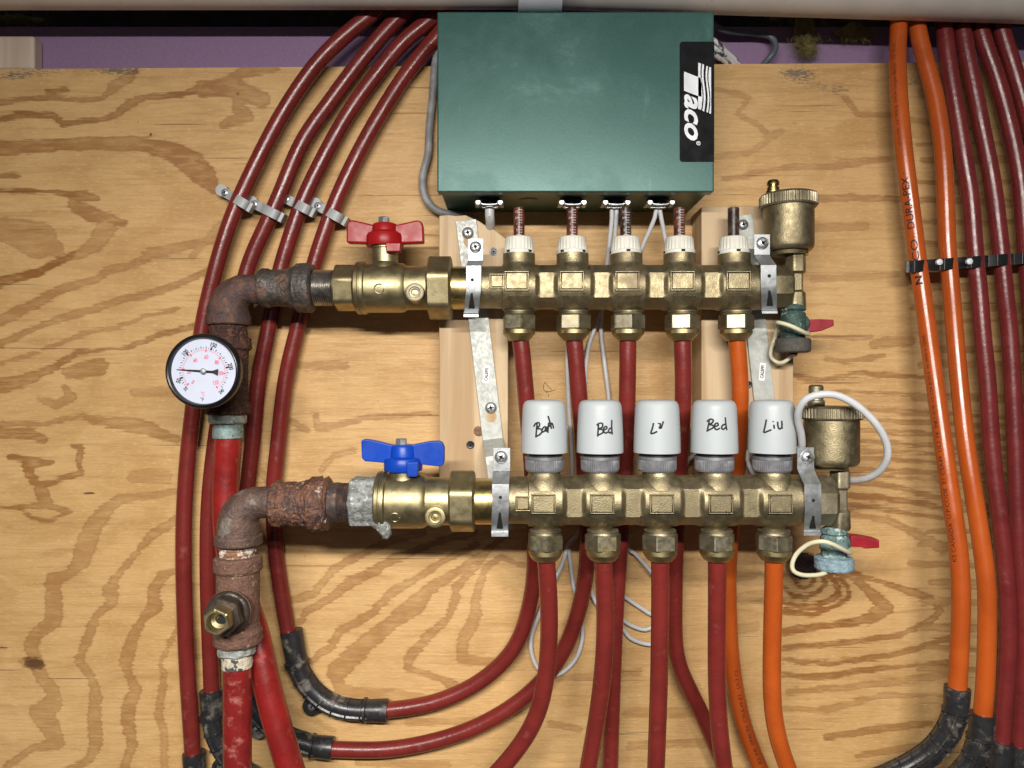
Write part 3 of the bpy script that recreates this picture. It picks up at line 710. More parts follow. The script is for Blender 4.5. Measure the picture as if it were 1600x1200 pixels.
# lower manifold loops
pex([(852,862,111),(854,880,110),(858,950,104),(857,1020,96),(847,1095,88),(826,1146,82),(790,1194,78),(760,1225,76)], pexA, 'maroon tube below the first lower fitting, curving to the lower left', group=GBt)
pex([(942,862,111),(943,880,110),(946,990,100),(937,1095,88),(919,1200,78),(912,1240,76)], pexA, 'maroon tube below the second lower fitting, leaning slightly left', group=GBt)
pex([(1031,862,111),(1032,880,110),(1030,1050,96),(1025,1200,84),(1024,1240,84)], pexA, 'straight maroon tube below the third lower fitting', group=GBt)
pex([(1120,862,111),(1121,880,110),(1120,1060,96),(1125,1150,90),(1131,1200,86),(1138,1240,84)], pexA, 'straight maroon tube below the fourth lower fitting in front of the orange one', group=GBt)
pex([(1209,862,111),(1210,880,110),(1207,980,102),(1206,1080,94),(1212,1140,88),(1232,1205,80),(1250,1240,78)], pexO, 'plain orange tube below the last lower fitting', group=GBt)
# right bundle
pex([(1400,-50,30),(1405,0,30),(1405,31,30),(1402,78,32),(1405,156,36),(1412,234,38),(1422,312,38),(1435,412,38),(1448,506,44),(1461,600,54),(1475,700,66),(1489,800,76),(1497,850,80),(1502,937,84),(1498,1035,84),(1496,1074,84),(1494,1100,84)], pexO, 'first orange tube of the right bundle, with black printing on its left side', group=GR,
    writing=[('(O.D.5/8)  1/2" PEX-B  EVOH Oxygen Barrier 1/2" (O.D.', 150, .85, .0036, 0, 1.15), ('*', 275, .8, .002, .01, 1), ('DURA-PEX', 316, .80, .0066, .008, 1.15), ('.', 371, .6, .0012, .01, 1.2), ('CO', 391, .72, .0062, .004, 1.7), ('N', 437, .74, .0062, .03, 1.5),
             ('(CL-R19) 1/2 CSA B137.5  IN 0940 ft 12345', 590, .98, .0034, 0, 1.3), ('KS CANADA  U.P.CODE  E1 CSA49  UL2 14  IN', 770, 1.02, .0034, 0, 1.3)])
pex([(1428,-50,26),(1430,0,26),(1430,31,26),(1441,78,28),(1459,141,30),(1472,219,32),(1477,300,32),(1480,384,32),(1486,450,34),(1490,500,38),(1499,600,46),(1510,700,56),(1526,800,66),(1538,880,72),(1543,937,74),(1540,1067,74),(1535,1116,74),(1533,1140,74)], pexO, 'second orange tube of the right bundle, plain and without printing', group=GR)
pex([(1470,-50,22),(1474,0,22),(1475,47,22),(1486,125,22),(1497,187,22),(1509,266,22),(1516,300,22),(1523,394,22),(1531,469,23),(1534,516,24),(1543,600,26),(1549,700,28),(1561,800,32),(1570,880,34),(1576,970,34),(1572,1067,34),(1564,1158,34),(1562,1190,34)], pexB, 'maroon tube right next to the second orange tube', group=GR)
pex([(1496,-50,22),(1500,0,22),(1503,47,22),(1519,125,22),(1534,203,22),(1550,281,22),(1564,394,22),(1571,469,22),(1577,516,22),(1582,600,23),(1587,700,25),(1592,850,28),(1599,960,28),(1599,1060,28),(1593,1165,28),(1590,1200,28)], pexB, 'second maroon tube from the orange ones, second from the right edge at the bottom', group=GR)
pex([(1510,-50,22),(1524,0,22),(1533,56,22),(1553,109,22),(1575,187,22),(1594,281,22),(1603,394,22),(1612,500,22),(1622,700,22),(1630,900,22),(1632,1200,22)], pexB, 'third maroon tube from the orange ones, leaving the picture at mid height', group=GR)
pex([(1540,-50,24),(1555,10,24),(1566,53,24),(1584,109,24),(1602,172,24),(1624,260,24),(1642,394,24),(1655,600,24),(1665,1200,24)], pexB, 'rightmost maroon tube, only visible in the upper right corner', group=GR)
# large supply tubes
pex([(357,664,68),(357,700,68),(352,760,66),(356,850,70),(374,920,78),(396,975,86),(410,1035,92),(424,1100,96),(446,1175,98),(462,1230,98)], pexR, 'thick bright red tube hanging from the gauge tee and leaning right below the lower tee', .0122, name='supply_tube', group='thick red supply tubes')
pex([(371,1020,111),(371,1080,111),(371,1240,111)], pexRs, 'thick scaly red tube hanging straight down below the lower rusty tee', .0121, name='supply_tube', group='thick red supply tubes')

# ------------------------------------------------------------------ clips, strap
def clip(x0, y0, x1, y1, label, htop):
    d = Vector((x1-x0, 0, -(y1-y0))).normalized(); wd = Vector((-d.z, 0, d.x))
    o = thing('pipe_clip', label, 'pipe clip', P(x0, y0, 6), 'grey clips holding the left tubes')
    pts = []
    for t, h in ((-.06, 9), (.0, 11), (.10, 14), (.2, 20), (.34, 28), (.5, 33), (.66, 34), (.8, 31), (.92, 23), (.99, 13), (1.0, 6)):
        hh = h if t < .15 else h+htop-34
        pts.append(P(x0+(x1-x0)*t, y0+(y1-y0)*t, hh))
    pp, ww = spline(pts, [15*S(20)]*len(pts), .002)
    mb = MB(); mb.strip(pp, ww, wd, .003); part('strap', mb, clipg, o, bevel=.0005, ang=60)
    mb = MB(); mb.lathe(P(x0, y0, .5), FWD, [(0, .0062), (.0105, .0062)], 1, 24); part('foot', mb, clipg, o, bevel=.0005)
    screw(o, P(x0, y0, 12), 6.0*S(12))
clip(352,301,394,326, 'grey clip holding the first tube of the left bundle', 31)
clip(398,319,442,341, 'grey clip holding the second tube of the left bundle', 29)
clip(448,311,491,333, 'grey clip holding the third tube of the left bundle', 28)
clip(497,322,540,346, 'grey clip holding the fourth tube of the left bundle', 28)

cs = thing('pipe_strap', 'black plastic strap with white screws clamping the tubes on the right', 'pipe strap', P(1500, 410, 20))
tcs = [(1435, 38), (1482, 32), (1524, 22), (1565, 22), (1604, 22), (1642, 24)]
pts = [P(1419, 417, 8), P(1420, 417, 30)]
for i, (x, h) in enumerate(tcs):
    yb = 417-(x-1419)*.075; top = h+RT*1000+1.6
    pts += [P(x-13, yb+.9, top-3), P(x-6, yb+.4, top-.2), P(x+5, yb-.4, top), P(x+12, yb-.9, top-2.5)]
    if i < 5:
        xm = (x+tcs[i+1][0])/2; pts += [P(xm, 417-(xm-1419)*.075, (h+tcs[i+1][1])/2+RT*1000-4)]
pp = spline(pts, 0, .0035)[0]
mb = MB(); mb.strip(pp, 18*S(35), Vector((.02, 0, 1)), .0028); part('strap', mb, blackp, cs, bevel=.0004, ang=60)
for x, y, h in ((1468, 409.5, 42), (1515, 408.5, 35), (1557, 406, 28), (1597, 406, 27)):
    mb = MB(); mb.lathe(P(x, y, h), FWD, [(-4, 4.6), (0, 4.8), (1, 4.8), (2.2, 3.2), (2.4, .3)], S(h), 20)
    part('white_screw', mb, M('white_head', (.75, .76, .78), rough=.35), cs)

def bend_support(path, rad, sleeves, ears, label, group='black bend supports'):
    """path pts; sleeves [(i0 pt, i1 pt)]; ears [(x,y,h)]"""
    o = thing('bend_support', label, 'bend support', P(*path[len(path)//2]), group) if not isinstance(path[0], Vector) else None
    pp = [P(*p) for p in path]
    sp, _ = spline(pp, 0, .0022); fr = frames(sp)
    # fluted channel: longitudinal ridges
    def rf(a): return 1+.14*(1 if ((math.degrees(a)+34) % 56) < 10 else 0)
    mb = MB(); mb.tube(sp, rad, 48, smooth=False, rf=rf)
    n = len(sp); every = 6
    for i in range(3, n-2, every):
        t = fr[i][0]; mb.lathe(sp[i]-t*.0007, t, [(0, rad), (0, rad*1.10), (.0014, rad*1.10), (.0014, rad)], 1, 40, caps=False) if False else mb.lathe(sp[i]-t*.0008, t, [(0, rad*1.17), (.0016, rad*1.17)], 1, 40)
    part('channel', mb, bendp, o)
    for sl in sleeves:
        q = [P(*p) for p in sl]
        L_ = (q[1]-q[0]).length; ax = (q[1]-q[0])
        mb = MB(); mb.lathe(q[0], ax, [(0, rad*.98), (0, rad*1.16), (L_*.10, rad*1.18), (L_*.9, rad*1.12), (L_*.93, rad*1.30), (L_*1.03, rad*1.30), (L_*1.05, rad*1.05)], 1, 40)
        part('sleeve', mb, bendp, o)
    for (x, y, h) in ears:
        c = P(x, y, h); mb = MB(); mb.lathe(c, FWD, [(-.006, .0095), (-.0005, .0095), (0, .009), (0, .006), (-.0015, .0058)], 1, 28)
        e = part('ear', mb, bendp, o); screw(e, c+Vector((0, .0005, 0)), .0042)
    return o
bend_support([(462,1030,14),(468,1048,14),(478,1066,14),(492,1083,14),(512,1098,14),(536,1107,14),(560,1110,14),(576,1110,14)], .0096, [((455,985,13),(464,1036,14)), ((606,1110,14),(570,1110,14))], [(487,1104,10)], 'whole black bend support turning the fourth left tube to the right')
bend_support([(331,1112,13),(333,1130,13),(340,1155,13),(354,1180,13),(376,1203,13),(405,1220,13)], .0096, [((330,1078,13),(332,1118,13))], [(345,1200,10)], 'black bend support half hidden behind the thick scaly red tube')
bend_support([(378,1060,12),(385,1085,12),(398,1108,12),(418,1130,12),(444,1150,13),(476,1162,14),(494,1167,14)], .0096, [((520,1169,14),(488,1166,14))], [(402,1141,10)], 'black bend support passing behind the leaning thick red tube')
bend_support([(304,1215,14),(306,1240,14),(312,1270,14)], .0096, [((303,1176,14),(305,1216,14))], [], 'black bend support at the bottom of the outermost left tube')
bend_support([(1494,1108,84),(1489,1125,84),(1478,1148,82),(1458,1172,78),(1430,1192,74),(1395,1210,70),(1370,1220,66)], .0094, [((1496,1074,84),(1494,1110,84))], [], 'black bend support under the first orange tube of the right bundle')
bend_support([(1532,1150,74),(1528,1165,74),(1518,1190,72),(1500,1212,70),(1478,1230,68)], .0094, [((1535,1115,74),(1532,1152,74))], [], 'black bend support under the second orange tube of the right bundle')
bend_support([(1561,1195,34),(1558,1215,34),(1550,1240,34)], .0094, [((1564,1158,34),(1560,1198,34))], [], 'black bend support under the maroon tube beside the orange ones')
bend_support([(1590,1205,28),(1588,1225,28),(1584,1240,28)], .0094, [((1594,1165,28),(1590,1208,28))], [], 'black bend support at the bottom right edge of the picture')

# ------------------------------------------------------------------ wires
def wire(pts, r, mat, label, name='wire', group=None, cat='wire', seg=12):
    mb = MB(); mb.tube([P(*p) for p in pts], r, seg, step=.004); return single(name, mb, mat, label, cat, group)
wire([(700,40,8),(688,70,8),(680,100,8),(676,150,8),(671,200,8),(669,240,9),(661,272,10),(661,295,11),(668,315,12),(682,328,12),(700,334,12),(725,338,10),(745,345,8)], .0040, cableg, 'thick grey cable hugging the left side of the green box', 'cable', cat='cable')
wire([(765,318,52),(765,335,52),(766,348,42),(765,360,30),(760,372,14)], .0045, cablew, 'short thick white cable below the first box clamp', 'cable', cat='cable')
GW = 'thin white wires behind the manifolds'
wire([(955,322,52),(956,340,50),(952,380,40),(946,440,20),(942,480,10),(930,512,8),(919,545,8),(914,600,8),(916,660,8),(925,760,8),(905,830,8),(889,849,6),(877,885,6),(856,925,6),(842,960,5),(831,992,5),(830,1017,5),(839,1042,5),(858,1056,5),(878,1051,5),(898,1032,5),(908,1008,5),(910,980,5),(903,940,5),(896,915,6),(890,870,6),(888,851,8)], .0021, cablew, 'white wire whose lower loop hangs around the first lower tube', group=GW)
wire([(963,322,52),(963,340,50),(958,400,40),(944,460,18),(939,512,8),(945,570,8),(951,620,8),(956,700,8),(950,780,8),(930,850,8),(921,900,5),(924,925,5),(934,946,5),(952,968,5),(970,978,5),(980,992,5),(992,1001,5),(1015,1007,5),(1035,1002,5)], .0021, cablew, 'white wire crossing behind the second lower tube with the lowest small loop', group=GW)
wire([(1026,322,52),(1023,340,50),(1014,362,44),(1004,385,36),(990,430,20),(980,520,8),(975,640,8),(970,780,8),(978,848,8),(995,868,8),(1015,891,8),(1034,915,5),(1040,945,5),(1025,962,5),(1000,949,5),(973,931,5),(955,922,5)], .0021, cablew, 'white wire slanting down from the last box clamp towards the left', group=GW)
wire([(1030,322,52),(1033,340,50),(1038,365,44),(1046,400,36),(1065,450,18),(1085,500,8),(1100,535,8),(1115,568,8),(1132,610,8),(1145,645,8),(1130,690,8),(1082,713,20),(1070,728,24),(1062,740,24),(1050,800,12),(1045,880,6),(1040,950,5),(1015,982,5),(990,979,5),(970,966,5),(955,950,5)], .0021, cablew, 'white wire passing in front of the right stud between two upper tubes', group=GW)
wire([(888,515,8),(886,560,8),(888,620,8),(893,700,8),(895,780,8)], .0021, cablew, 'white wire tucked against the left edge of the second upper tube', group=GW)
wire([(1180,700,60),(1169,705,72),(1168,718,74),(1173,733,74),(1182,750,66)], .0019, cablew, 'small white wire bend left of the last actuator ring', group=GW)
wire([(1240,702,104),(1252,700,112),(1252,680,122),(1247,655,132),(1250,636,140),(1262,622,146),(1285,616,150),(1312,619,152),(1342,636,152),(1370,664,150),(1385,692,146),(1386,716,140),(1374,736,130),(1352,748,116),(1325,751,96),(1300,750,80)], .0031, cablew, 'pale grey wire arcing over and around the lower air vent', name='actuator_wire')
wire([(1105,30,10),(1125,45,6),(1150,50,0),(1185,53,-4),(1205,58,-4),(1212,72,-2),(1206,86,2),(1190,104,-6)], .0030, bluewire, 'slate grey cable curling behind the upper right of the green box', 'cable', cat='cable')
for i, (x0, y0, x1, y1, lab) in enumerate(((1108,60,1148,93,'upper white wire with black smudges right of the green box'),(1108,72,1142,94,'middle white wire with black smudges right of the green box'),(1108,82,1132,96,'lowest white wire with black smudges right of the green box'))):
    wire([(x0-10,y0-6,12),(x0+8,y0+3,8),((x0+x1)/2+4,(y0+y1)/2+2,6),(x1,y1,0),(x1+8,y1+12,-6)], .0024, M('smudged_white', (.62, .60, .60), (.55, .54, .54), rough=.5, ns=60, c3=(.03, .03, .03), s3=130, t3=(.52, .56)), lab, group='smudged white wires beside the box')

# ------------------------------------------------------------------ brackets and clamps
def bracket(arm, width, label, screws, lab, tb, bb):
    """arm centre line; clamps tb (upper) and bb (lower)"""
    o = thing('manifold_bracket', label, 'bracket', P(arm[0][0], arm[0][1], 38), 'zigzag brackets carrying both manifolds')
    pts = [P(*p) for p in arm]; d = (pts[1]-pts[0]).normalized(); wd = Vector((d.z*-1, 0, d.x)); wd = wd if wd.x > 0 else -wd
    wds = [wd]*len(pts); mb = MB(); mb.strip(pts, [width*S(p[2]) for p in arm], wds, .0022); part('arm', mb, armz, o, bevel=.0004)
    for (x, y, h, r, hx, hy) in screws:
        if hx:
            mb = MB(); mb.lathe(P(hx, hy, h-.45), FWD, [(0, r*1.0), (.2, r*1.0)], S(h), 24); part('slot_hole', mb, lumber, o)
        screw(o, P(x, y, h), r*S(h), ang=random.uniform(0, 1.5))
    # label
    lx, ly, lh, an = lab
    c = P(lx, ly, lh); cA = math.radians(an)
    def rot(u, v): return Vector((u*math.cos(cA)-v*math.sin(cA), 0, u*math.sin(cA)+v*math.cos(cA)))
    W, H = 28*S(lh)/2, 9.5*S(lh)/2
    mb = MB(); pl = []
    for (sx, sy, a0) in ((1, -1, -90), (1, 1, 0), (-1, 1, 90), (-1, -1, 180)):
        for k in range(5): t = math.radians(a0+k*22.5); pl.append(c+rot(sx*(W-.0012)+.0012*math.cos(t), sy*(H-.0012)+.0012*math.sin(t)))
    n = len(pl); mb.add(pl+[p+Y*.0002 for p in pl], [tuple(range(n)), tuple(range(2*n-1, n-1, -1))]+[(i, (i+1) % n, n+(i+1) % n, n+i) for i in range(n)])
    lo = part('sticker', mb, labelw, o)
    mb = MB(); put_text(mb, 'CALEFFI', lambda u, v: c+rot(u, v)+FWD*.00015, 5.4*S(lh), .03, 0, .80); part('lettering', mb, inkm, lo)
    for (prof, w, sc, slot, hl) in (tb, bb):
        pts = [P(*p) for p in prof]; mb = MB(); mb.strip(pts, [w*S(p[2]) for p in prof], X, .0013)
        cl = part('clamp', mb, zinc, o, bevel=.0003)
        screw(cl, P(*sc[:3]), sc[3]*S(sc[2]), ang=random.uniform(.2, 1.3))
        mb = MB(); mb.lathe(P(*hl)+FWD*.0001, FWD, [(0, 2.6), (.2, 2.6)], S(hl[2]), 16); part('hole', mb, hole, cl)
        # wedge shaped slot following the sloping lower face
        (xa, ya, ha), (xb, yb, hb) = slot
        ym = ya+(yb-ya)*.45; hm = hb+(ha-hb)*.72; mb = MB(); q = [P(xb-5, yb, hb), P(xb-3, ym, hm), P(xa-1.4, ya, ha), P(xa+1.4, ya, ha), P(xb+3, ym, hm), P(xb+5, yb, hb)]
        q = [p+FWD*.0004 for p in q]; mb.add(q+[p-FWD*.0009 for p in q], [(0,1,4,5),(1,2,3,4),(11,10,7,6),(10,9,8,7)]+[(i, 6+i, 6+(i+1) % 6, (i+1) % 6) for i in range(6)]); part('slot', mb, hole, cl)
bracket([(728,344,41),(737,420,41),(748,502,41),(770,686,41),(774,712,82),(777,735,84),(786,830,84)], 32,
        'left zinc bracket whose upper plate sits on the saw-cut stud', [(731,364,41.5,9,733,377), (767,637,41.5,9,767,651)], (760,585,41.6,84),
        ([(743,373,80),(743,407,80),(742,411,84),(740,415,91),(740,454,92),(738,468,89),(737,486,80),(736,488,79),(736,491,84),(736,495.5,84)], 23.5, (743,386,80.3,9.3), ((737,458,91.5),(737,482,82.5)), (738,437,92)),
        ([(784,700,124),(784,735,124),(783,742,128),(782,757,135),(782,796,136),(781,812,133),(781,829,124),(781,831,124),(781,834,129),(781,838.5,129)], 26.5, (783,714,124.3,10), ((781,801,135.3),(781,826,126.3)), (782,777,136)))
bracket([(1160,336,41),(1168,400,41),(1183,520,41),(1194,620,41),(1202,686,41),(1206,712,82),(1210,735,84),(1218,830,84)], 32,
        'right zinc bracket crossing the right stud behind the orange tube', [(1161,351,41.5,8,0,0), (1236,430,41.5,6,0,0)], (1191,581,41.6,85),
        ([(1191,366,80),(1191,398,80),(1193,403,84),(1201,414,91),(1201,447,92),(1202,462,89),(1202,482,80),(1202,484,79),(1203,486,84),(1203,490,84)], 24.5, (1191,380,80.3,9.6), ((1202,454,91.2),(1203,478,82.5)), (1202,431,92)),
        ([(1259,699,124),(1259,733,124),(1262,740,128),(1270,757,135),(1271,795,136),(1270,812,133),(1269,828,124),(1269,830,124),(1269,833,129),(1269,837,129)], 26, (1262,714,124.3,10.3), ((1271,806,134.6),(1270,826,126.3)), (1271,782,136)))

# ------------------------------------------------------------------ manifolds
def manifold(ports, x0, x1, ay, h, R, label, name):
    s = S(h); o = thing('manifold', label, 'manifold', P((x0+x1)/2, ay, h))
    waists = [(a+b)/2 for a, b in zip(ports[:-1], ports[1:])]
    pitch = ports[1]-ports[0]
    def sm(t): t = min(1, max(0, t)); return t*t*(3-2*t)
    def w_at(x):     # 1 in a waist, 0 at a port
        v = 0
        for w in waists: v = max(v, 1-sm((abs(x-w)-pitch*.115)/(pitch*.10)))
        return v
    nx = int((x1-x0)/1.2); seg = 96; vs = []; fs = []
    for i in range(nx+1):
        x = x0+(x1-x0)*i/nx; wv = w_at(x)
        base = R*(1.02+.01*wv)
        # soft bulge around each port, strongest below
        e = 1.0
        if x < ports[0]-26: e = .93
        for k in range(seg):
            a = 2*PI*k/seg                       # 0 = towards the room, +90 = up
            oc = base*.97
            for aa, kk in ((0, .80), (.95, .90), (-.95, .90)):
                cc_ = math.cos(a-aa)
                if cc_ > .2: oc = min(oc, kk*base/cc_)
            ci = base*e
            near = max(math.exp(-((x-p)/(pitch*.25))**2) for p in ports)
            dn = max(0, -math.sin(a)); up = max(0, math.sin(a)); fr_ = max(0, math.cos(a))
            ci *= 1+near*(.12*dn**4+.02*up**4+.04*fr_**6)
            r = ci*(1-wv)+min(oc, base)*wv
            # end taper
            if x-x0 < 3: r *= .93+.07*(x-x0)/3
            if x1-x < 5: r *= .88+.12*(x1-x)/5
            p = P(800, ay, h); p.x = (x-800)*s
            vs.append(Vector((p.x, p.y-math.cos(a)*r*s, p.z+math.sin(a)*r*s)))
    fs = [(i*seg+k, i*seg+(k+1) % seg, (i+1)*seg+(k+1) % seg, (i+1)*seg+k) for i in range(nx) for k in range(seg)]
    fs += [tuple(range(seg))[::-1], tuple(nx*seg+k for k in range(seg))]
    mb = MB(); mb.add(vs, fs)
    body = part('body', mb, castb, o, ang=50)
    # raised rectangular bosses, one per port, and a small square one
    def frame_boss(cx, cyoff, w, hh, fw, out, mat=castb, nm='raised_frame'):
        m2 = MB(); c = Vector(((cx-800)*s, -(h/1000)-out*s, P(0, ay, h).z+cyoff*s))
        W, H = w/2*s, hh/2*s; f = fw*s; t = 3.2*s
        for (ax, az, bx, bz) in ((-W, H-f, W, H), (-W, -H, W, -H+f), (-W, -H+f, -W+f, H-f), (W-f, -H+f, W, H-f)):
            m2.box(c+Vector((ax, -2.4*s, az)), c+Vector((bx, t, bz)))
        m2.box(c+Vector((-W+f*1.4, -2.6*s, -H+f*1.4)), c+Vector((W-f*1.4, t, H-f*1.4)))
        part(nm, m2, mat, body, bevel=.0005, segs=2)
    for p in ports: frame_boss(p-4 if h < 100 else p-3, 5 if h < 100 else 0, 37, 30, 2.2, R*1.035)
    frame_boss(ports[0]-34, 5 if h < 100 else 0, 23, 23, 2.2, R*.95)
    # necks
    for p in ports:
        c = P(800, ay, h); c.x = (p-800)*s; mb = MB()
        mb.lathe(c, Z, [(R*.55, 27), (R*.9, 26.5), (R+3, 25.5), (R+(5 if h < 100 else 9), 25)] if False else [(R*.5, 36), (R*.75, 32.5), (R*.9, 28.5), (R+.5, 26), (R+3, 25), (R+(17 if h < 100 else 10), 25)], s, 48); part('neck', mb, castb, o); mb = MB()
        mb.lathe(c, -Z, [(R*.5, 36), (R*.72, 31), (R*.86, 26.5), (R*.98, 22), (R*1.06, 18.8), (R*1.14, 17.2), (R+9, 17)], s, 48)
        part('neck', mb, castb, o)
    return o, s
TP = [811, 894.5, 978.5, 1062, 1147]; BP = [850.5, 939, 1029, 1118, 1208]
TOPM, sT = manifold(TP, 746, 1192, 449, 68, 34.5, 'upper brass manifold carrying the five flow meters', 'top')
BOTM, sB = manifold(BP, 786, 1251, 781, 111, 38.5, 'lower brass manifold carrying the five white actuators', 'bottom')

def comp_nut(man, px, ytop, h, sc, mat_label=None):
    """compression fitting: ring, hexagon, lettered ring, cone; px sizes at height h"""
    s = S(h); c = P(px, ytop, h); o = MB(); k = sc
    o.lathe(c, -Z, [(0, 17*k), (0, 22*k), (2*k, 24*k), (3.4*k, 24*k), (4*k, 22*k), (6.5*k, 22.5*k), (8*k, 24*k)], s, 48)
    r = random.uniform(0, 1.0)
    nut = MB(); a0 = random.choice([.12, -.16, .3, .45, -.35])
    nut.lathe(c, -Z, [(7*k, 22*k), (8.0*k, 23.6*k), (9.2*k, 24.6*k), (29*k, 24.6*k), (30.5*k, 23.8*k)], s, 96, rf=poly_rf(6, 28.2*k, a0))
    co = part('compression_fitting', nut, nutb, man, ang=18)
    part('ferrule_ring', o, dullb, co)
    o = MB(); o.lathe(c, -Z, [(30*k, 23*k), (30.6*k, 24.6*k), (31.5*k, 25.6*k), (37.5*k, 25.6*k), (38.6*k, 24.6*k)]+([(46.5*k, 17.5*k), (48.5*k, 15.5*k)] if h < 100 else [(43*k, 22.5*k), (47*k, 18.8*k), (48.6*k, 16*k)])+[(49*k, 12*k)], s, 64)
    ring = part('lower_ring', o, MATS.get('soft_brass') or M('soft_brass', (.42, .34, .17), (.34, .275, .14), rough=.42, metal=.95, ns=50, bump=.15, bs=900), co, ang=22)
    t = MB(); rr = 25.4*k*s+.00012
    def fn(u, v):
        a = u/rr
        return Vector((c.x+math.sin(a)*rr, c.y-math.cos(a)*rr, c.z-34*k*s+v))
    put_text(t, 'CALEFFI SpA', fn, 4.0*k*s, .0, 0, 1.25); part('lettering', t, dullb, ring)
for i, x in enumerate((811, 896, 981, 1066, 1150)): comp_nut(TOPM, x, 485, 68, .98)
for i, x in enumerate((852, 942, 1031.5, 1120, 1209)): comp_nut(BOTM, x, 826, 111, 1.03)

def flow_meter(man, px, idx):
    h = 68; s = S(h); c = P(px, 399, h)
    def ribs(t, r, a):
        if 6 < t < 24: return r*(1+.03*max(-1, min(1, 3*math.sin(a*24))))
        return r
    mb = MB(); mb.lathe(c, Z, [(0, 23.5), (1, 24.5), (6, 24.5), (7.5, 22.6), (9, 22.0), (25, 21.4), (27, 20.4), (28, 18.5), (28, 9)], s, 192, rf=ribs)
    cap = part('flow_meter', mb, whitep, man)
    mb = MB()
    for a in ((-.75, .75) if idx < 2 else (.02, 1.5, -1.4)):
        d = Vector((math.sin(a), -math.cos(a), 0)); e = Vector((math.cos(a), math.sin(a), 0)); p = c+d*(24.3*s)+Z*(2.2*s)
        q = [p+e*3*s, p-e*3*s, p-e*3*s+Z*3.4*s, p+e*3*s+Z*3.4*s]; q = [v+d*.0004 for v in q]
        mb.add(q+[v-d*.0012 for v in q], [(0,1,2,3),(7,6,5,4),(0,4,5,1),(1,5,6,2),(2,6,7,3),(3,7,4,0)])
    part('notch', mb, hole, cap)
    mb = MB(); mb.lathe(c, Z, [(28, 10), (72, 10), (75.5, 9.4), (77, 7.4), (77, .3)], s, 40, caps=False); part('sight_glass', mb, glass, cap)
    mb = MB(); mb.lathe(c, Z, [(26, 8.5), (73, 8.5), (74, 7.5), (74, .3)], s, 24); part('float', mb, core if idx in (0, 1, 3) else core2, cap)
    t = MB(); rr = 8.7*s
    def at(u, z): a = u/rr; return Vector((c.x+math.sin(a)*rr, c.y-math.cos(a)*rr, c.z+z))
    z0 = 34
    if idx < 4:
        for j in range(9 if idx != 2 else 8):
            z = (z0+j*4.0+(3 if j > 2 else 0))*s
            for (u0, u1) in ((-.6, 1.6), (2.6, 5.2)):
                th = .75*s if j % 2 else .95*s
                q = [at(u0*s, z), at(u1*s, z), at(u1*s, z+th), at(u0*s, z+th)]; t.add(q, [(0,1,2,3)])
        for j, n_ in enumerate(('2', '1', '3/4', '1/2')):
            put_text(t, n_, lambda u, v: at(u-3.6*s, v+(z0+4+j*9.5)*s), 3.4*s, .0)
        put_text(t, 'GPM', lambda u, v: at(u, v+29.5*s), 3.4*s, .01)
    if t.v: part('scale', t, whitet, cap)
for i, x in enumerate((811, 894, 977.5, 1061.5, 1146)): flow_meter(TOPM, x, i)

# ------------------------------------------------------------------ actuators
def actuator(px, strokes, label, sc=(660, 590)):
    h = 111; s = S(h); c = P(px, 735.5, h)
    o = thing('valve_actuator', label, 'actuator', c, 'white actuators on the lower manifold')
    prof = [(29, 34), (29, 36.4), (31, 36.4), (60, 35.7), (97, 34.0), (103, 33.0), (107.5, 30.6), (110, 26.5), (110.8, 18), (111, .3)]
    mb = MB(); mb.lathe(c, Z, prof, s, 96); hs = part('housing', mb, actp, o, ang=40)
    mb = MB(); mb.lathe(c, Z, [(20, 27.5), (32, 27.5)], s, 48); part('gasket', mb, blackp, o)
    def kn(t, r, a): return r*(1+.018*max(-1, min(1, 3*math.sin(a*60)))) if 3 < t < 18.5 else r
    mb = MB(); mb.lathe(c, Z, [(0, 26), (0, 28.5), (2, 29.2), (3.1, 29.6), (18, 29.6), (18.6, 30.6), (23, 30.6), (23.5, 29), (23.5, 26)], s, 360, rf=kn)
    part('locking_ring', mb, greyring, o)
    # handwriting, laid on the housing surface
    t = MB()
    def on(x, y):
        X_, Y_ = sc[0]+x/3.81, sc[1]+y/3.81
        hh = h+34*s*1000; q = P(X_, Y_, hh); zr = (q.z-c.z)/s
        r = 36
        for (t0, r0), (t1, r1) in zip(prof[1:-1], prof[2:]):
            if t0 <= zr <= t1 and t1 > t0: r = r0+(r1-r0)*(zr-t0)/(t1-t0)
        dx = (q.x-c.x)/s; dx = max(-r*.97, min(r*.97, dx))
        return Vector((c.x+dx*s, c.y-(math.sqrt(r*r-dx*dx)-.12)*s, c.z+zr*s))
    for st in strokes:
        pts = [on(*p) for p in st]
        if len(pts) == 1: pts = [pts[0]-Z*.0004, pts[0]+Z*.0004]
        t.tube(pts, .00078, 8, step=.0008)
    part('handwriting', t, inkm, hs)
bath = [[(684,268),(680,310),(676,356)], [(664,292),(674,275),(694,268),(698,284),(682,304),(702,305),(712,318),(700,338),(674,352)], [(735,292),(722,296),(712,312),(716,324),(728,316),(738,294),(737,322)], [(752,268),(748,300),(746,328)], [(734,300),(750,292),(764,284)], [(748,228),(758,264),(768,304)], [(764,280),(770,270),(776,282),(781,302)]]
bed1 = [[(1048,276),(1046,315),(1043,350)], [(1038,284),(1052,272),(1072,274),(1068,296),(1048,306),(1072,310),(1072,328),(1042,344)], [(1080,312),(1098,302),(1094,290),(1080,298),(1078,318),(1088,330),(1104,324)], [(1128,252),(1127,295),(1130,338)], [(1126,300),(1112,306),(1108,322),(1118,330),(1129,318)]]
liv1 = [[(1377,270),(1371,300),(1362,332),(1378,330),(1398,320)], [(1405,272)], [(1410,290),(1411,304)], [(1414,270),(1419,302),(1426,284),(1434,260)]]
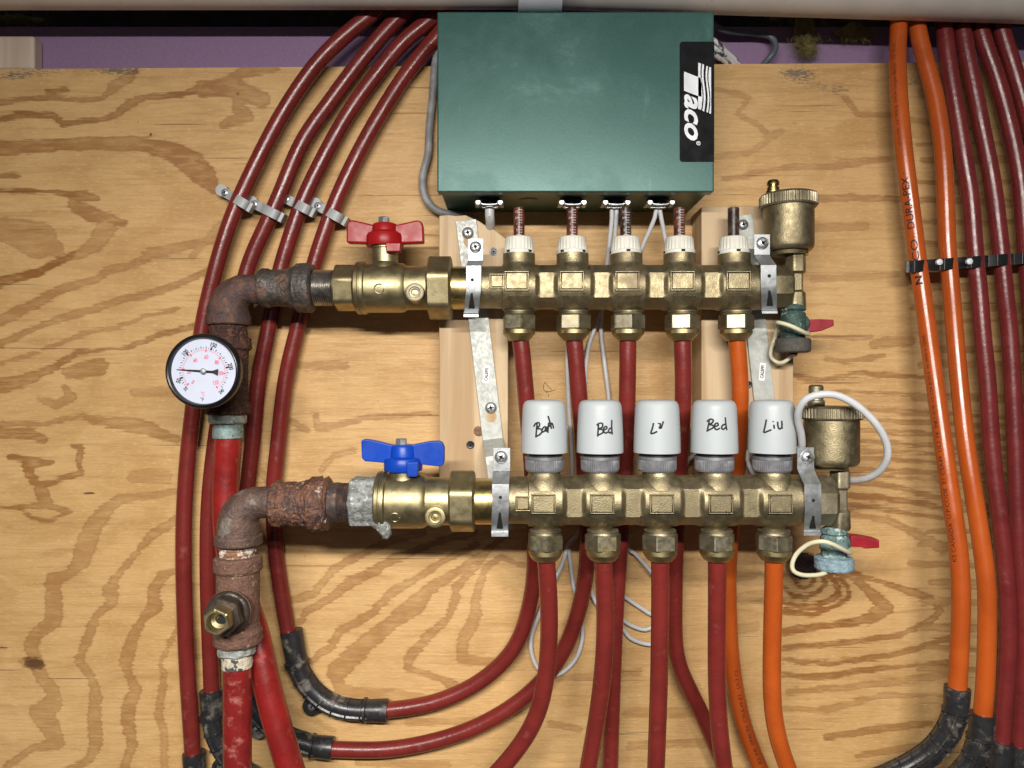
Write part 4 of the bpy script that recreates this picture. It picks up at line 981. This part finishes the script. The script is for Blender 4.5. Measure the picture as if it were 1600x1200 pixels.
bed2 = [[(340,256),(334,290),(328,322)], [(328,262),(345,248),(362,254),(352,272),(335,280),(358,284),(360,298),(328,318)], [(368,292),(388,284),(384,270),(370,278),(368,300),(380,310),(398,300)], [(432,236),(434,275),(440,312)], [(430,278),(414,284),(408,300),(418,308),(434,296)]]
liu = [[(683,250),(676,290),(670,327),(688,320),(708,310)], [(718,262)], [(721,280),(723,304)], [(742,262),(744,290),(752,306),(764,298),(768,280),(766,256)], [(766,270),(768,304)]]
actuator(850.5, bath, 'white actuator with Bath written on it, first from the blue handle')
actuator(937.5, bed1, 'white actuator with Bed written on it, just right of the Bath one')
actuator(1026.5, liv1, 'white actuator in the middle of the row, with a cramped Liv written on it')
actuator(1116, bed2, 'white actuator with Bed written on it, fourth in the row', (1020, 590))
actuator(1206, liu, 'white actuator with a wide Liu written on it, beside the air vent', (1020, 590))

# ------------------------------------------------------------------ ball valves
def hexprof(a, b, r): return [(a, r*.86), (a+1.5, r*.95), (a+3.5, r), (b-3.5, r), (b-1.5, r*.95), (b, r*.86)]
def valve(top):
    h = 68 if top else 111; s = S(h)
    if top: ay = 450; hx = (524, 559, 35); fl = (558, 574, 41.5); bd = (573, 634, 38.5); sm = (634, 672, 34); un = (669, 707, 49); tl = (706, 734, 33.5); stx = 602; lab = 'upper brass ball valve with the red butterfly handle'
    else: ay = 783; hx = (549, 591, 39); fl = (590, 606, 47); bd = (605, 666, 42); sm = (666, 706, 37); un = (703, 743, 48.5); tl = (742, 772, 36); stx = 631; lab = 'lower brass ball valve with the blue butterfly handle'
    o = thing('ball_valve', lab, 'valve', P(600 if top else 640, ay, h)); c0 = P(800, ay, h); 
    def cx(x): c = c0.copy(); c.x = (x-800)*s; return c
    mb = MB(); c = cx(0)
    mb.lathe(c, X, [(fl[0], fl[2]*.8), (fl[0], fl[2]*.94), (fl[0]+2, fl[2]*.99), (fl[0]+7, fl[2]), (fl[0]+8, fl[2]*.965), (fl[0]+9.5, fl[2]*.965), (fl[0]+10.5, fl[2]), (fl[1]-1, fl[2]*.98), (bd[0]+2, bd[2]), (bd[1]-10, bd[2]), (bd[1]-3, bd[2]*.985), (bd[1]+2, sm[2]*1.01), (sm[1], sm[2])], s, 72)
    body = part('body', mb, valveb, o)
    mb = MB(); mb.lathe(c, X, hexprof(hx[0], hx[1], hx[2]*.93), s, 96, rf=poly_rf(6, hx[2]*1.03, .24 if top else .52), rough=0 if top else .0007, rfreq=260)
    part('inlet_hexagon', mb, valveb if top else corr, o)
    if not top:
        mb = MB(); cc = cx(0)
        mb.tube([P(588,812,h+14), P(598,822,h+14), P(603,834,h+12), P(602,839,h+10)], [.007, .0065, .0045, .003], 16, rough=.0008, rfreq=300, step=.001)
        part('crust_drip', mb, corr, o)
    mb = MB(); r6 = un[2]*.90
    mb.lathe(c, X, dense(hexprof(un[0], un[1], r6), 1.5), s, 96, rf=poly_rf(6, un[2]*1.0, .20 if top else .10)); part('union_nut', mb, valveb, o)
    mb = MB(); mb.lathe(c, X, [(tl[0]-6, tl[2]), (tl[1], tl[2]), (tl[1], tl[2]*1.05), (tl[1]+14, tl[2]*1.05)], s, 64); part('tailpiece', mb, brass, o)
    # stem tower
    mb = MB(); cs_ = cx(stx); t0 = bd[2]*.75; t1 = (450-380) if top else (783-738)
    mb.lathe(cs_, Z, [(t0, 25), (bd[2]*.96, 22.5), (bd[2]*1.02, 20.5), (t1-10, 20), (t1-9, 22.5), (t1+3, 22.5), (t1+3, 10)], s, 48); part('stem_tower', mb, valveb, o)
    # marker emblem
    t = MB(); 
    m0 = (599, 456) if top else (623, 802)
    def on(u, v):
        z = c0.z+((ay-m0[1])*s)+v; dz = z-c0.z; r = bd[2]*s+.00015
        return Vector(((m0[0]-800)*s+u, c0.y-math.sqrt(max(1e-9, r*r-dz*dz)), z))
    ring = [on(7*s*math.cos(a), 7*s*math.sin(a)) for a in [PI*.3+PI*1.7*k/24 for k in range(25)]]
    t.tube(ring, .0006, 8, smooth=False)
    put_text(t, 'C', lambda u, v: on(u, v)+FWD*.0003, 7*s, .06); 
    part('emblem', t, valveb, body)
    # drain plug boss facing the room
    pcx, pcy, pr_ = (648, 457, 15) if top else (680, 808, 16.5)
    pc = P(pcx, pcy, h+sm[2]*s*1000+4); mb = MB()
    mb.lathe(pc, FWD, [(-24, pr_*1.1), (-4, pr_*1.0), (0, pr_), (2.5, pr_*.96), (3, pr_*.9), (3, pr_*.62), (1.6, pr_*.55), (1.2, pr_*.38), (-3, pr_*.34), (-3.2, .3)], S(h+25), 48); pb = part('drain_plug', mb, dullb if top else valveb, o)
    mb = MB(); mb.lathe(pc-FWD*.0010, FWD, [(-2, pr_*.30), (0.5, pr_*.30), (1.2, .3)], S(h+25), 6); part('socket', mb, brass, pb)
    # butterfly handle
    mat = redp if top else bluep; hb = MB()
    if top:
        hub = P(601.5, 392, h); wing = [(541,352),(542,347),(546,344),(552,343.5),(566,346.5),(580,350),(601,352),(622,350),(640,346),(650,343.5),(656,344),(659,347),(661,353),(662,379),(630,380),(600,381),(570,380),(541,379)]
        hb.lathe(hub, Z, [(6, 26), (6, 28), (8, 29), (22, 28.5), (26, 27), (28, 23), (30, 20.5), (38, 20), (41, 18.5), (42.5, 15), (42.5, .5)], s, 64)
        tab = [(602,379),(626,379),(625,393),(603,393)]; bolt = P(600, 349.5, h)
    else:
        hub = P(630, 745, h); wing = [(564,690),(566,687),(572,686.5),(590,690),(610,695),(630,698),(650,694),(670,690),(685,689),(691,692),(694,700),(694,720),(692,727),(686,729),(668,727),(650,725),(615,725),(595,723),(570,721),(565,716)]
        hb.lathe(hub, Z, [(10, 27), (10, 29), (12, 30), (24, 30), (29, 28), (31, 24), (32, 20.5), (46, 19.5), (49, 18), (50.5, 15), (50.5, .5)], s, 64)
        tab = [(634,722),(654,722),(652,745),(636,745)]; bolt = P(627, 694, h)
    ho = part('butterfly_handle', hb, mat, o)
    wm = MB(); wm.prism(wing, h-5, h+5); part('wing', wm, mat, ho, bevel=.0018, segs=3)
    wm = MB(); wm.prism(tab, h+9, h+17.5); part('stop_tab', wm, mat, ho, bevel=.001)
    bm_ = MB(); bm_.lathe(bolt, Z, [(-4, 8), (-4, 12), (-2, 12), (-2, 8.3), (9, 8.3), (10, 7.4), (10, .4)] if top else [(-5, 13), (-2, 13), (-2, 8.5), (8, 8.5), (9, 7.5), (9, .4)], s, 48, rf=lambda t, r, a: poly_rf(6, 9.6, .5)(t, r*.96, a) if r < 9 else r)
    part('nut', bm_, screwm, o)
valve(True); valve(False)

# ------------------------------------------------------------------ steel pipe fittings, gauge
def fit(name, label, cat, px, prof, h, mat, axis='x', ay=450, seg=72, rough=.0004, rf=None, group=None, rfreq=280, extra=None):
    s = S(h)
    if axis == 'x': c = P(800, ay, h); c.x = -800*s; mb = MB(); mb.lathe(c, X, dense(prof, 1.2), s, seg, rough=rough, rf=rf, rfreq=rfreq)
    else: c = P(px, 0, h); mb = MB(); mb.lathe(c, -Z, dense(prof, 1.2), s, seg, rough=rough, rf=rf, rfreq=rfreq)
    return mb
# upper run
mb = fit('', '', '', 0, [(408,22),(408,28.5),(411,30.5),(420,30.5),(424,28.5),(440,28.5),(452,30),(462,34),(466,38),(485,38.5),(489,37),(491,33),(492,24)], 68, iron, rough=.0006)
o = single('pipe_coupling', mb, iron, 'upper black iron coupling between the elbow and the red-handled valve', 'pipe fitting', 'pipe fittings')
t = MB(); s = S(68); cz = P(0, 451, 68).z
def oncyl(x, y, R, h, ay):
    s = S(h); c = P(800, ay, h)
    def f(u, v):
        dz = (ay-y)*s+v; r = R*s+.0001
        return Vector(((x-800)*s+u, c.y-math.sqrt(max(1e-9, r*r-dz*dz)), c.z+dz))
    return f
g = oncyl(453, 449, 31.5, 68, 450)
dia = [g(*p) for p in ((0, .006), (.0052, 0), (0, -.006), (-.0052, 0), (0, .006))]; t.tube(dia, .0006, 8, smooth=False)
put_text(t, '5', g, .005, .03)
put_text(t, '300', lambda u, v: oncyl(457, 472, 31.5, 68, 450)(u, v), .0042, .02)
put_text(t, 'II', lambda u, v: oncyl(415, 466, 31, 68, 450)(v, u), .0042, .02)
part('cast_marks', t, iron, o)
mb = fit('', '', '', 0, [(488,22)]+[(490+i*1.6, 26.5 if i % 2 else 28.2) for i in range(22)]+[(526,22)], 68, thread, rough=.00015)
single('pipe_nipple', mb, thread, 'threaded steel nipple left of the red-handled valve', 'pipe fitting', 'pipe fittings')
def elbow(cx, cy, h, x_end, y_end, rh, rv, rc, mat, label, hcol):
    """quarter elbow: from (x_end, cy) left to (cx, ...) then down to y_end"""
    s = S(h); R = 34
    def Q(x, y): p = P(800, 600, h); return Vector(((x-800)*s, p.y, (600-y)*s))
    pts = [Q(x_end, cy), Q(x_end-8, cy), Q(cx+R+4, cy)]; rad = [rh*s, rh*s, rh*s]
    for k in range(1, 9):
        a = PI/2*k/8; pts.append(Q(cx+R-R*math.sin(a), cy+R-R*math.cos(a))); rad.append((rh+(rv-rh)*k/8)*s)
    pts += [Q(cx, y_end-17), Q(cx, y_end-15.5), Q(cx, y_end-13), Q(cx, y_end-2), Q(cx, y_end)]; rad += [rv*s, rc*.96*s, rc*s, rc*s, rc*.95*s]
    mb = MB(); mb.tube(pts, rad, 64, step=.0012, rough=.0005, rfreq=260)
    return single('pipe_elbow', mb, mat, label, 'pipe fitting', 'pipe fittings')
elbow(357, 452, 68, 411, 508, 22.5, 31.5, 34, rust, 'upper rusty elbow turning down behind the temperature gauge', 1)
mb = fit('', '', '', 357, [(500,24),(506,27),(520,27.5),(526,28),(528,33),(545,34.5),(548,30),(560,28.5),(628,29),(632,33),(645,34),(648,30),(649,20)], 68, rustr, 'z', rough=.0013, rfreq=420)
# branch towards the room for the gauge stem
c = P(357, 590, 68); mb.lathe(c, FWD, dense([(0, 26), (30, 26), (36, 30), (46, 30), (47, 20)], 1.5), S(68), 48, rough=.001, rfreq=420)
tee1 = single('pipe_tee', mb, rustr, 'flaking rusty tee that carries the temperature gauge', 'pipe fitting', 'pipe fittings')
mb = fit('', '', '', 355.5, [(645,22),(646,27),(648,28.5),(659,28.5),(661,26),(661,21)], 68, galv, 'z', rough=.0006, rf=poly_rf(6, 29, .1))
ad = single('tube_adapter', mb, galv, 'corroded galvanised adapter under the gauge tee with a greenish crimp ring', 'pipe fitting', 'pipe fittings')
mb = fit('', '', '', 356.5, [(660,21),(668,21.5),(668,23),(684,23),(684,20.5)], 68, crimp, 'z', rough=.0002); part('crimp_ring', mb, crimp, ad)
# lower run
mb = fit('', '', '', 0, [(427,24),(427,33),(430,35),(438,35.5),(442,33),(470,34),(482,37),(488,41),(500,42),(506,40),(512,41.5),(516,36),(518,28)], 111, rustw, ay=787, rough=.0016, rfreq=330)
single('pipe_coupling', mb, rustw, 'lower lumpy rusted coupling left of the blue-handled valve', 'pipe fitting', 'pipe fittings')
mb = fit('', '', '', 0, [(514,24),(517,31),(530,31)]+[(531+i*1.6, 28.5 if i % 2 else 30.5) for i in range(12)]+[(552,24)], 111, rustr, ay=785, rough=.0004)
single('pipe_nipple', mb, M('nipple_rust', (.09, .06, .055), (.05, .035, .032), rough=.6, metal=.3, ns=100, bump=.8, bs=400, bd=.001, c3=(.22, .10, .05), s3=120, t3=(.56, .64)), 'short dark rusted nipple left of the white-crusted hexagon', 'pipe fitting', 'pipe fittings')
elbow(373, 785, 111, 431, 851, 24, 32.5, 36, M('brown_rust', (.125, .070, .052), (.085, .055, .045), rough=.55, metal=.25, ns=80, bump=1, bs=400, bd=.0013, c3=(.20, .17, .14), s3=45, t3=(.58, .68)), 'lower rusty elbow left of the lumpy coupling', 1)
mb = fit('', '', '', 371.5, [(845,24),(851,26.5),(855,27.5),(858,26),(862,27.5),(866,26),(872,27)], 111, tape, 'z', rough=.0010, rfreq=520)
single('pipe_nipple', mb, tape, 'short nipple wrapped in flaky white tape below the lower elbow', 'pipe fitting', 'pipe fittings')
mb = fit('', '', '', 372, [(868,26),(869,34),(872,36.5),(888,36.5),(892,34.5),(893,32),(975,32.5),(980,34),(985,37),(1001,37),(1005,34),(1006,24)], 111, rusto, 'z', rough=.0006, rfreq=380)
c = P(372, 945, 111); mb.lathe(c, FWD, dense([(0, 30), (30, 30), (33, 33), (38, 34), (38, 20)], 1.5), S(111), 56, rough=.0004)
tee2 = single('pipe_tee', mb, rusto, 'ochre stained rusty tee below the lower elbow', 'pipe fitting', 'pipe fittings')
c = P(372, 945, 111); s = S(111)
bu = thing('bushing', 'brass and iron hexagon bushing with an open bore on the lower tee', 'pipe fitting', c+FWD*.021, 'pipe fittings')
mb = MB(); mb.lathe(c, FWD, dense([(36, 20), (38, 32), (41, 33.5), (44, 32), (46, 29), (46, 20)], 2), s, 64, rough=.0002); part('flange', mb, M('oily_iron', (.075, .055, .042), (.05, .038, .03), rough=.4, metal=.5, ns=90, bump=.6, bs=400), bu)
mb = MB(); mb.lathe(c, FWD, [(44, 20), (45, 24), (48, 26), (62, 26), (64, 24.5), (65, 20)], s, 96, rf=poly_rf(6, 29, .25)); part('large_hexagon', mb, MATS['oily_iron'], bu)
mb = MB(); mb.lathe(c, FWD, [(62, 17), (64, 18.5), (84, 18.5), (86, 17.6), (87, 16.2), (87, 14.4), (84, 13.2), (74, 12.4), (71, 7), (66, 6), (66, .3)], s, 96, rf=lambda t, r, a: poly_rf(6, 20.5, .1)(t, r, a) if r > 15.9 else r); part('small_hexagon', mb, valveb, bu)
mb = MB(); mb.lathe(c+X*.002, FWD, [(69, 6.6), (72.5, 6.6), (72.6, .2)], s, 20); part('bore', mb, hole, bu)
mb = fit('', '', '', 370, [(1004,22),(1005,27),(1007,28.5),(1018,28.5),(1020,26),(1021,21)], 111, galv, 'z', rough=.0006, rf=poly_rf(6, 29, .2))
ad = single('tube_adapter', mb, galv, 'pale corroded adapter under the lower tee with a chalky crimp ring', 'pipe fitting', 'pipe fittings')
mb = fit('', '', '', 370.5, [(1020,22),(1022,23.5),(1041,23.5),(1043,21)], 111, crimpw, 'z', rough=.0006); part('crimp_ring', mb, crimpw, ad)

# gauge
HG = 143; sg = S(HG); gc = P(316.5, 580, HG)
ga = thing('temperature_gauge', 'round black-rimmed temperature gauge with a white dial in front of the rusty tee', 'gauge', gc)
mb = MB(); stem = P(357, 590, 68)+FWD*.026; mb.tube([stem, gc-FWD*.016, gc-FWD*.008], .009, 24, smooth=False); part('stem', mb, dullb, ga)
mb = MB(); mb.lathe(gc, FWD, [(-30, 40), (-28, 52), (-12, 54), (-12, .5)], sg, 96); part('back_case', mb, zinc, ga)
mb = MB(); mb.lathe(gc, FWD, [(-14, 50), (-14, 56), (-12, 58.6), (-3, 59), (0, 58.2), (2.5, 56), (3, 54.5), (2, 52.6), (-1, 51.6), (-5, 51)], sg, 128, caps=False); part('bezel', mb, M('black_enamel', (.007, .007, .008), rough=.3, ns=30), ga)
mb = MB(); mb.lathe(gc, FWD, [(-8, 52), (-5, 52)], sg, 96); dl = part('dial', mb, M('dial_white', (.50, .53, .64), (.49, .52, .63), rough=.4), ga)
blk = MB(); red = MB(); dz = FWD*(-4.7*sg)
def ang(F): return math.radians(134.2-(F-100)*1.25)
def tick(mb, a, r0, r1, w):
    d = Vector((math.cos(a), 0, math.sin(a))); e = Vector((-d.z, 0, d.x)); p = gc+dz
    mb.add([p+d*r0*sg+e*w*sg, p+d*r0*sg-e*w*sg, p+d*r1*sg-e*w*sg, p+d*r1*sg+e*w*sg], [(0,1,2,3)])
for F in range(30, 242, 5):
    a = ang(F)
    if F % 50 == 0: tick(blk, a, 34.5, 39.5, 1.4)
    elif F % 10 == 0: tick(blk, a, 35.5, 39, .55)
    else: tick(blk, a, 35.5, 37.4, .42)
for C_ in range(0, 122, 2):
    a = ang(C_*1.8+32)
    if C_ % 20 == 0: tick(red, a, 30.2, 34.6, 1.1)
    else: tick(red, a, 32.2, 34.4 if C_ % 10 == 0 else 33.8, .48)
def gt(mb, s_, px, py, hg, rot, bold=0):
    c = gc+dz+FWD*.0001+Vector(((px-316.5)*sg, 0, (580-py)*sg)); put_text(mb, s_, flat_fn(c, rot), hg*1.05*sg, bold+.002, 0, .76)
for s_, x, y, r in (('50', 277, 595, 1.25), ('100', 287.5, 550.5, .78), ('150', 332, 539, -.3), ('200', 358.5, 572.5, -1.25), ('240', 344, 611.5, .75), ('32', 288, 607.5, -.8)):
    gt(blk, s_, x, y, 7 if s_ not in ('240', '32') else 5.4, r, .025)
for s_, x, y, r in (('0', 299.5, 597, -.6), ('20', 293.5, 580.5, 0), ('40', 303, 563, .3), ('60', 320.5, 557.5, 0), ('80', 337, 566, -.2), ('100', 342.5, 583, 0), ('120', 335.5, 597.5, .2)):
    gt(red, s_, x, y, 6.2, r, .012)
gt(red, '°C', 315, 615, 6, 0); gt(blk, '°F', 314, 624, 6, 0)
part('black_markings', blk, inkm, dl); part('red_markings', red, redt, dl)
nd = MB(); a = math.radians(176.2); d = Vector((math.cos(a), 0, math.sin(a))); e = Vector((-d.z, 0, d.x)); p = gc+FWD*(-2.2*sg)
q = [p+d*42*sg+e*.35*sg, p+d*42*sg-e*.35*sg, p-e*1.8*sg, p-d*14*sg-e*1.6*sg, p-d*23*sg-e*5.2*sg, p-d*23*sg+e*5.2*sg, p-d*14*sg+e*1.6*sg, p+e*1.8*sg]
n = len(q); nd.add(q+[v-FWD*.0004 for v in q], [tuple(range(n)), tuple(range(2*n-1, n-1, -1))]+[(i, (i+1) % n, n+(i+1) % n, n+i) for i in range(n)])
part('needle', nd, blackp, ga)
mb = MB(); mb.lathe(p, FWD, [(-1, 4.6), (1, 4.6), (2.2, 3.2), (2.5, .2)], sg, 24); part('hub', mb, screwm, ga)

# ------------------------------------------------------------------ end tees, air vents, drain valves
def end_set(top):
    h = 68 if top else 111; s = S(h); ay = 449 if top else 781
    if top:
        tx, vx = 1243, 1232; lab = 'upper'; y = dict(cb=393, cap0=325, cap1=305, st=281, neck=400, d0=478, d1=531, c1=551)
        R = 34; rv = 13.5; cupr = 38; capr = 43; sx = 1208; bw = (1192, 1231); y_t = (395, 429, 454, 484); dr = 20; dcr = 26.5; cc = 1239
    else:
        tx, vx = 1312.5, 1299; y = dict(cb=727, cap0=655, cap1=638, st=601, neck=735, d0=826, d1=872, c1=890)
        R = 38; rv = 13.5; cupr = 41; capr = 46; sx = 1275; bw = (1248, 1299); y_t = (735, 765, 795, 827); dr = 21; dcr = 29; cc = 1303
    def Q(x, yy, hh=None):
        hh = hh or h; return Vector(((x-800)*s, -hh/1000, (600-yy)*s))
    te = thing('end_tee', ('upper' if top else 'lower')+' brass end tee between the manifold and the '+('black drain cap' if top else 'blue-crusted drain cap'), 'pipe fitting', Q(tx, ay), 'brass end tees')
    mb = MB(); c = Q(0, ay)
    if top: mb.lathe(c, X, [(bw[0]-4, R*.80), (bw[0]+2, R*.80), (bw[0]+3, R*.95), (bw[1]-5, R*.95), (bw[1], R*.86), (bw[1]+3, 20)], s, 96, rf=poly_rf(8, R*1.04, PI/8*0))
    else: mb.lathe(c, X, [(bw[0]-4, R*.82), (bw[0]+2, R*.90), (bw[0]+20, R*.98), (bw[1]-7, R*.98), (bw[1]-1, R*.86), (bw[1]+3, 22)], s, 96, rf=poly_rf(8, R*1.06, 0))
    part('side_body', mb, castb if top else dullb, te)
    mb = MB(); a = [(yy) for yy in y_t]; w0 = 14.2; c = Q(tx, 0)
    mb.lathe(c, -Z, [(a[0]-2, 9), (a[0], w0*.9), (a[0]+2, w0*1.0), (a[1]-4, w0*1.02), (a[1], w0*.72), (a[2], w0*.72), (a[2]+4, w0*1.0), (a[3]-3, w0*1.08), (a[3], w0)], s, 64, rf=poly_rf(6, w0*1.12, 0)); part('upright', mb, castb if top else dullb, te)
    # air vent
    av = thing('air_vent', ('upper' if top else 'lower')+' brass automatic air vent with knurled lid '+('beside the right bracket on bare plywood' if top else 'inside the loop of pale wire'), 'air vent', Q(vx, y['cb']), 'brass air vents')
    c = Q(vx, y['cb']); H = y['cb']-y['cap0']
    mb = MB(); mb.lathe(c, Z, [(-6, 24), (0, 26), (.5, cupr-5), (3, cupr-2), (7, cupr-.3), (12, cupr), (H+4, cupr)], s, 96); part('cup', mb, castb, av)
    mb = MB(); mb.lathe(Q((vx+tx)/2+2, y['cb']+(6 if top else 7)), Z, [(0, 18 if top else 14), (0, 22 if top else 16), (6, 22 if top else 16), (7, 18)], s, 48, rf=poly_rf(6, 24, .2)); part('base_hexagon', mb, brass if top else dullb, av)
    def kn(t, r, a): return r*(1+.022*max(-1, min(1, 4*math.sin(a*52)))) if 2.5 < t < 17.5 and r > capr*.9 else r
    mb = MB(); mb.lathe(c+Z*H*s, Z, [(0, cupr), (0, capr*.97), (2.4, capr), (2.6, capr), (17, capr), (17.6, capr), (19.5, capr*.97), (20.5, capr*.93), (20.5, .5)], s, 416, rf=kn); part('knurled_lid', mb, dullb, av)
    c2 = Q(sx, y['cap1']); L_ = y['cap1']-y['st']
    mb = MB()
    if top: mb.lathe(c2, Z, [(-4, 11), (6, 11), (7, 9.5), (12, 9.2), (12.5, 7.4), (15, 7.4), (15.5, 9.4), (L_-4, 9.4), (L_-1, 7.5), (L_, 4.5), (L_, .3)], s, 40)
    else: mb.lathe(c2, Z, [(-4, 13), (12, 13), (13, 11), (20, 10.5), (20.5, 8.5), (23, 8.5), (23.5, 11), (L_-3, 11), (L_-1, 9.5), (L_, 7), (L_, .3)], s, 40)
    part('stem_cap', mb, brass if top else dullb, av)
    # drain valve
    dv = thing('drain_valve', ('upper' if top else 'lower')+' corroded green drain valve with a red lever and '+('dark round cap' if top else 'pale blue crusted cap'), 'valve', Q(cc, y['d1']), 'corroded drain valves')
    c = Q(cc, 0); mb = MB()
    mb.lathe(c, -Z, dense([(y['d0']-3, 13), (y['d0'], dr*.85), (y['d0']+6, dr*.98), (y['d0']+9, dr*.80), (y['d0']+14, dr*.95), (y['d1']-16, dr), (y['d1']-10, dr*.9), (y['d1']+2, dr*.95)], 1.2), s, 56, rough=.0008, rfreq=300); part('body', mb, verd if top else verdl, dv)
    if not top:
        pass
    mb = MB(); mb.lathe(c, -Z, dense([(y['d1']-3, dcr*.7), (y['d1']-2, dcr*.93), (y['d1'], dcr), (y['c1']-4, dcr), (y['c1']-1, dcr*.95), (y['c1'], dcr*.8), (y['c1']+.5, 7), (y['c1']+5, 6.4), (y['c1']+6, 4)], 1.2), s, 64, rough=.0005 if not top else .0002, rfreq=400); part('cap', mb, capd if top else capb, dv)
    mb = MB(); lx = 1258 if top else 1322; ly = 507 if top else 846
    mb.lathe(Q(lx-8, ly), X, [(0, 13), (9, 13), (12, 10), (14, 6)], s, 32, rough=.0004); part('stem', mb, verd, dv)
    mb = MB()
    if top: mb.prism([(1263,501),(1268,499),(1282,498.5),(1303,499.5),(1303.5,509),(1284,517),(1268,518.5),(1263,517)], 62, 74)
    else: mb.prism([(1329,839),(1334,837.5),(1350,839),(1374,843.5),(1374.5,856.5),(1353,857.5),(1345,855),(1331,855)], 106, 120)
    part('lever', mb, dred, dv, bevel=.0008)
    mb = MB()
    if top: pts = [(1262,519,70),(1262,522,84),(1250,516,92),(1232,508,92),(1216,504,86),(1213,506,70),(1214,512,58),(1210,530,52),(1205,546,50),(1205,558,50),(1214,566,52),(1224,566,56),(1235,558,60),(1238,552,66)]
    else: pts = [(1326,858,112),(1328,864,126),(1316,858,136),(1300,850,140),(1284,846,140),(1264,850,134),(1246,864,128),(1238,880,126),(1240,892,126),(1252,898,126),(1268,899,124),(1284,897,120),(1300,890,114)]
    mb.tube([P(*p) for p in pts], .0019, 12, step=.002); part('retaining_strap', mb, strapw, dv)
end_set(True); end_set(False)
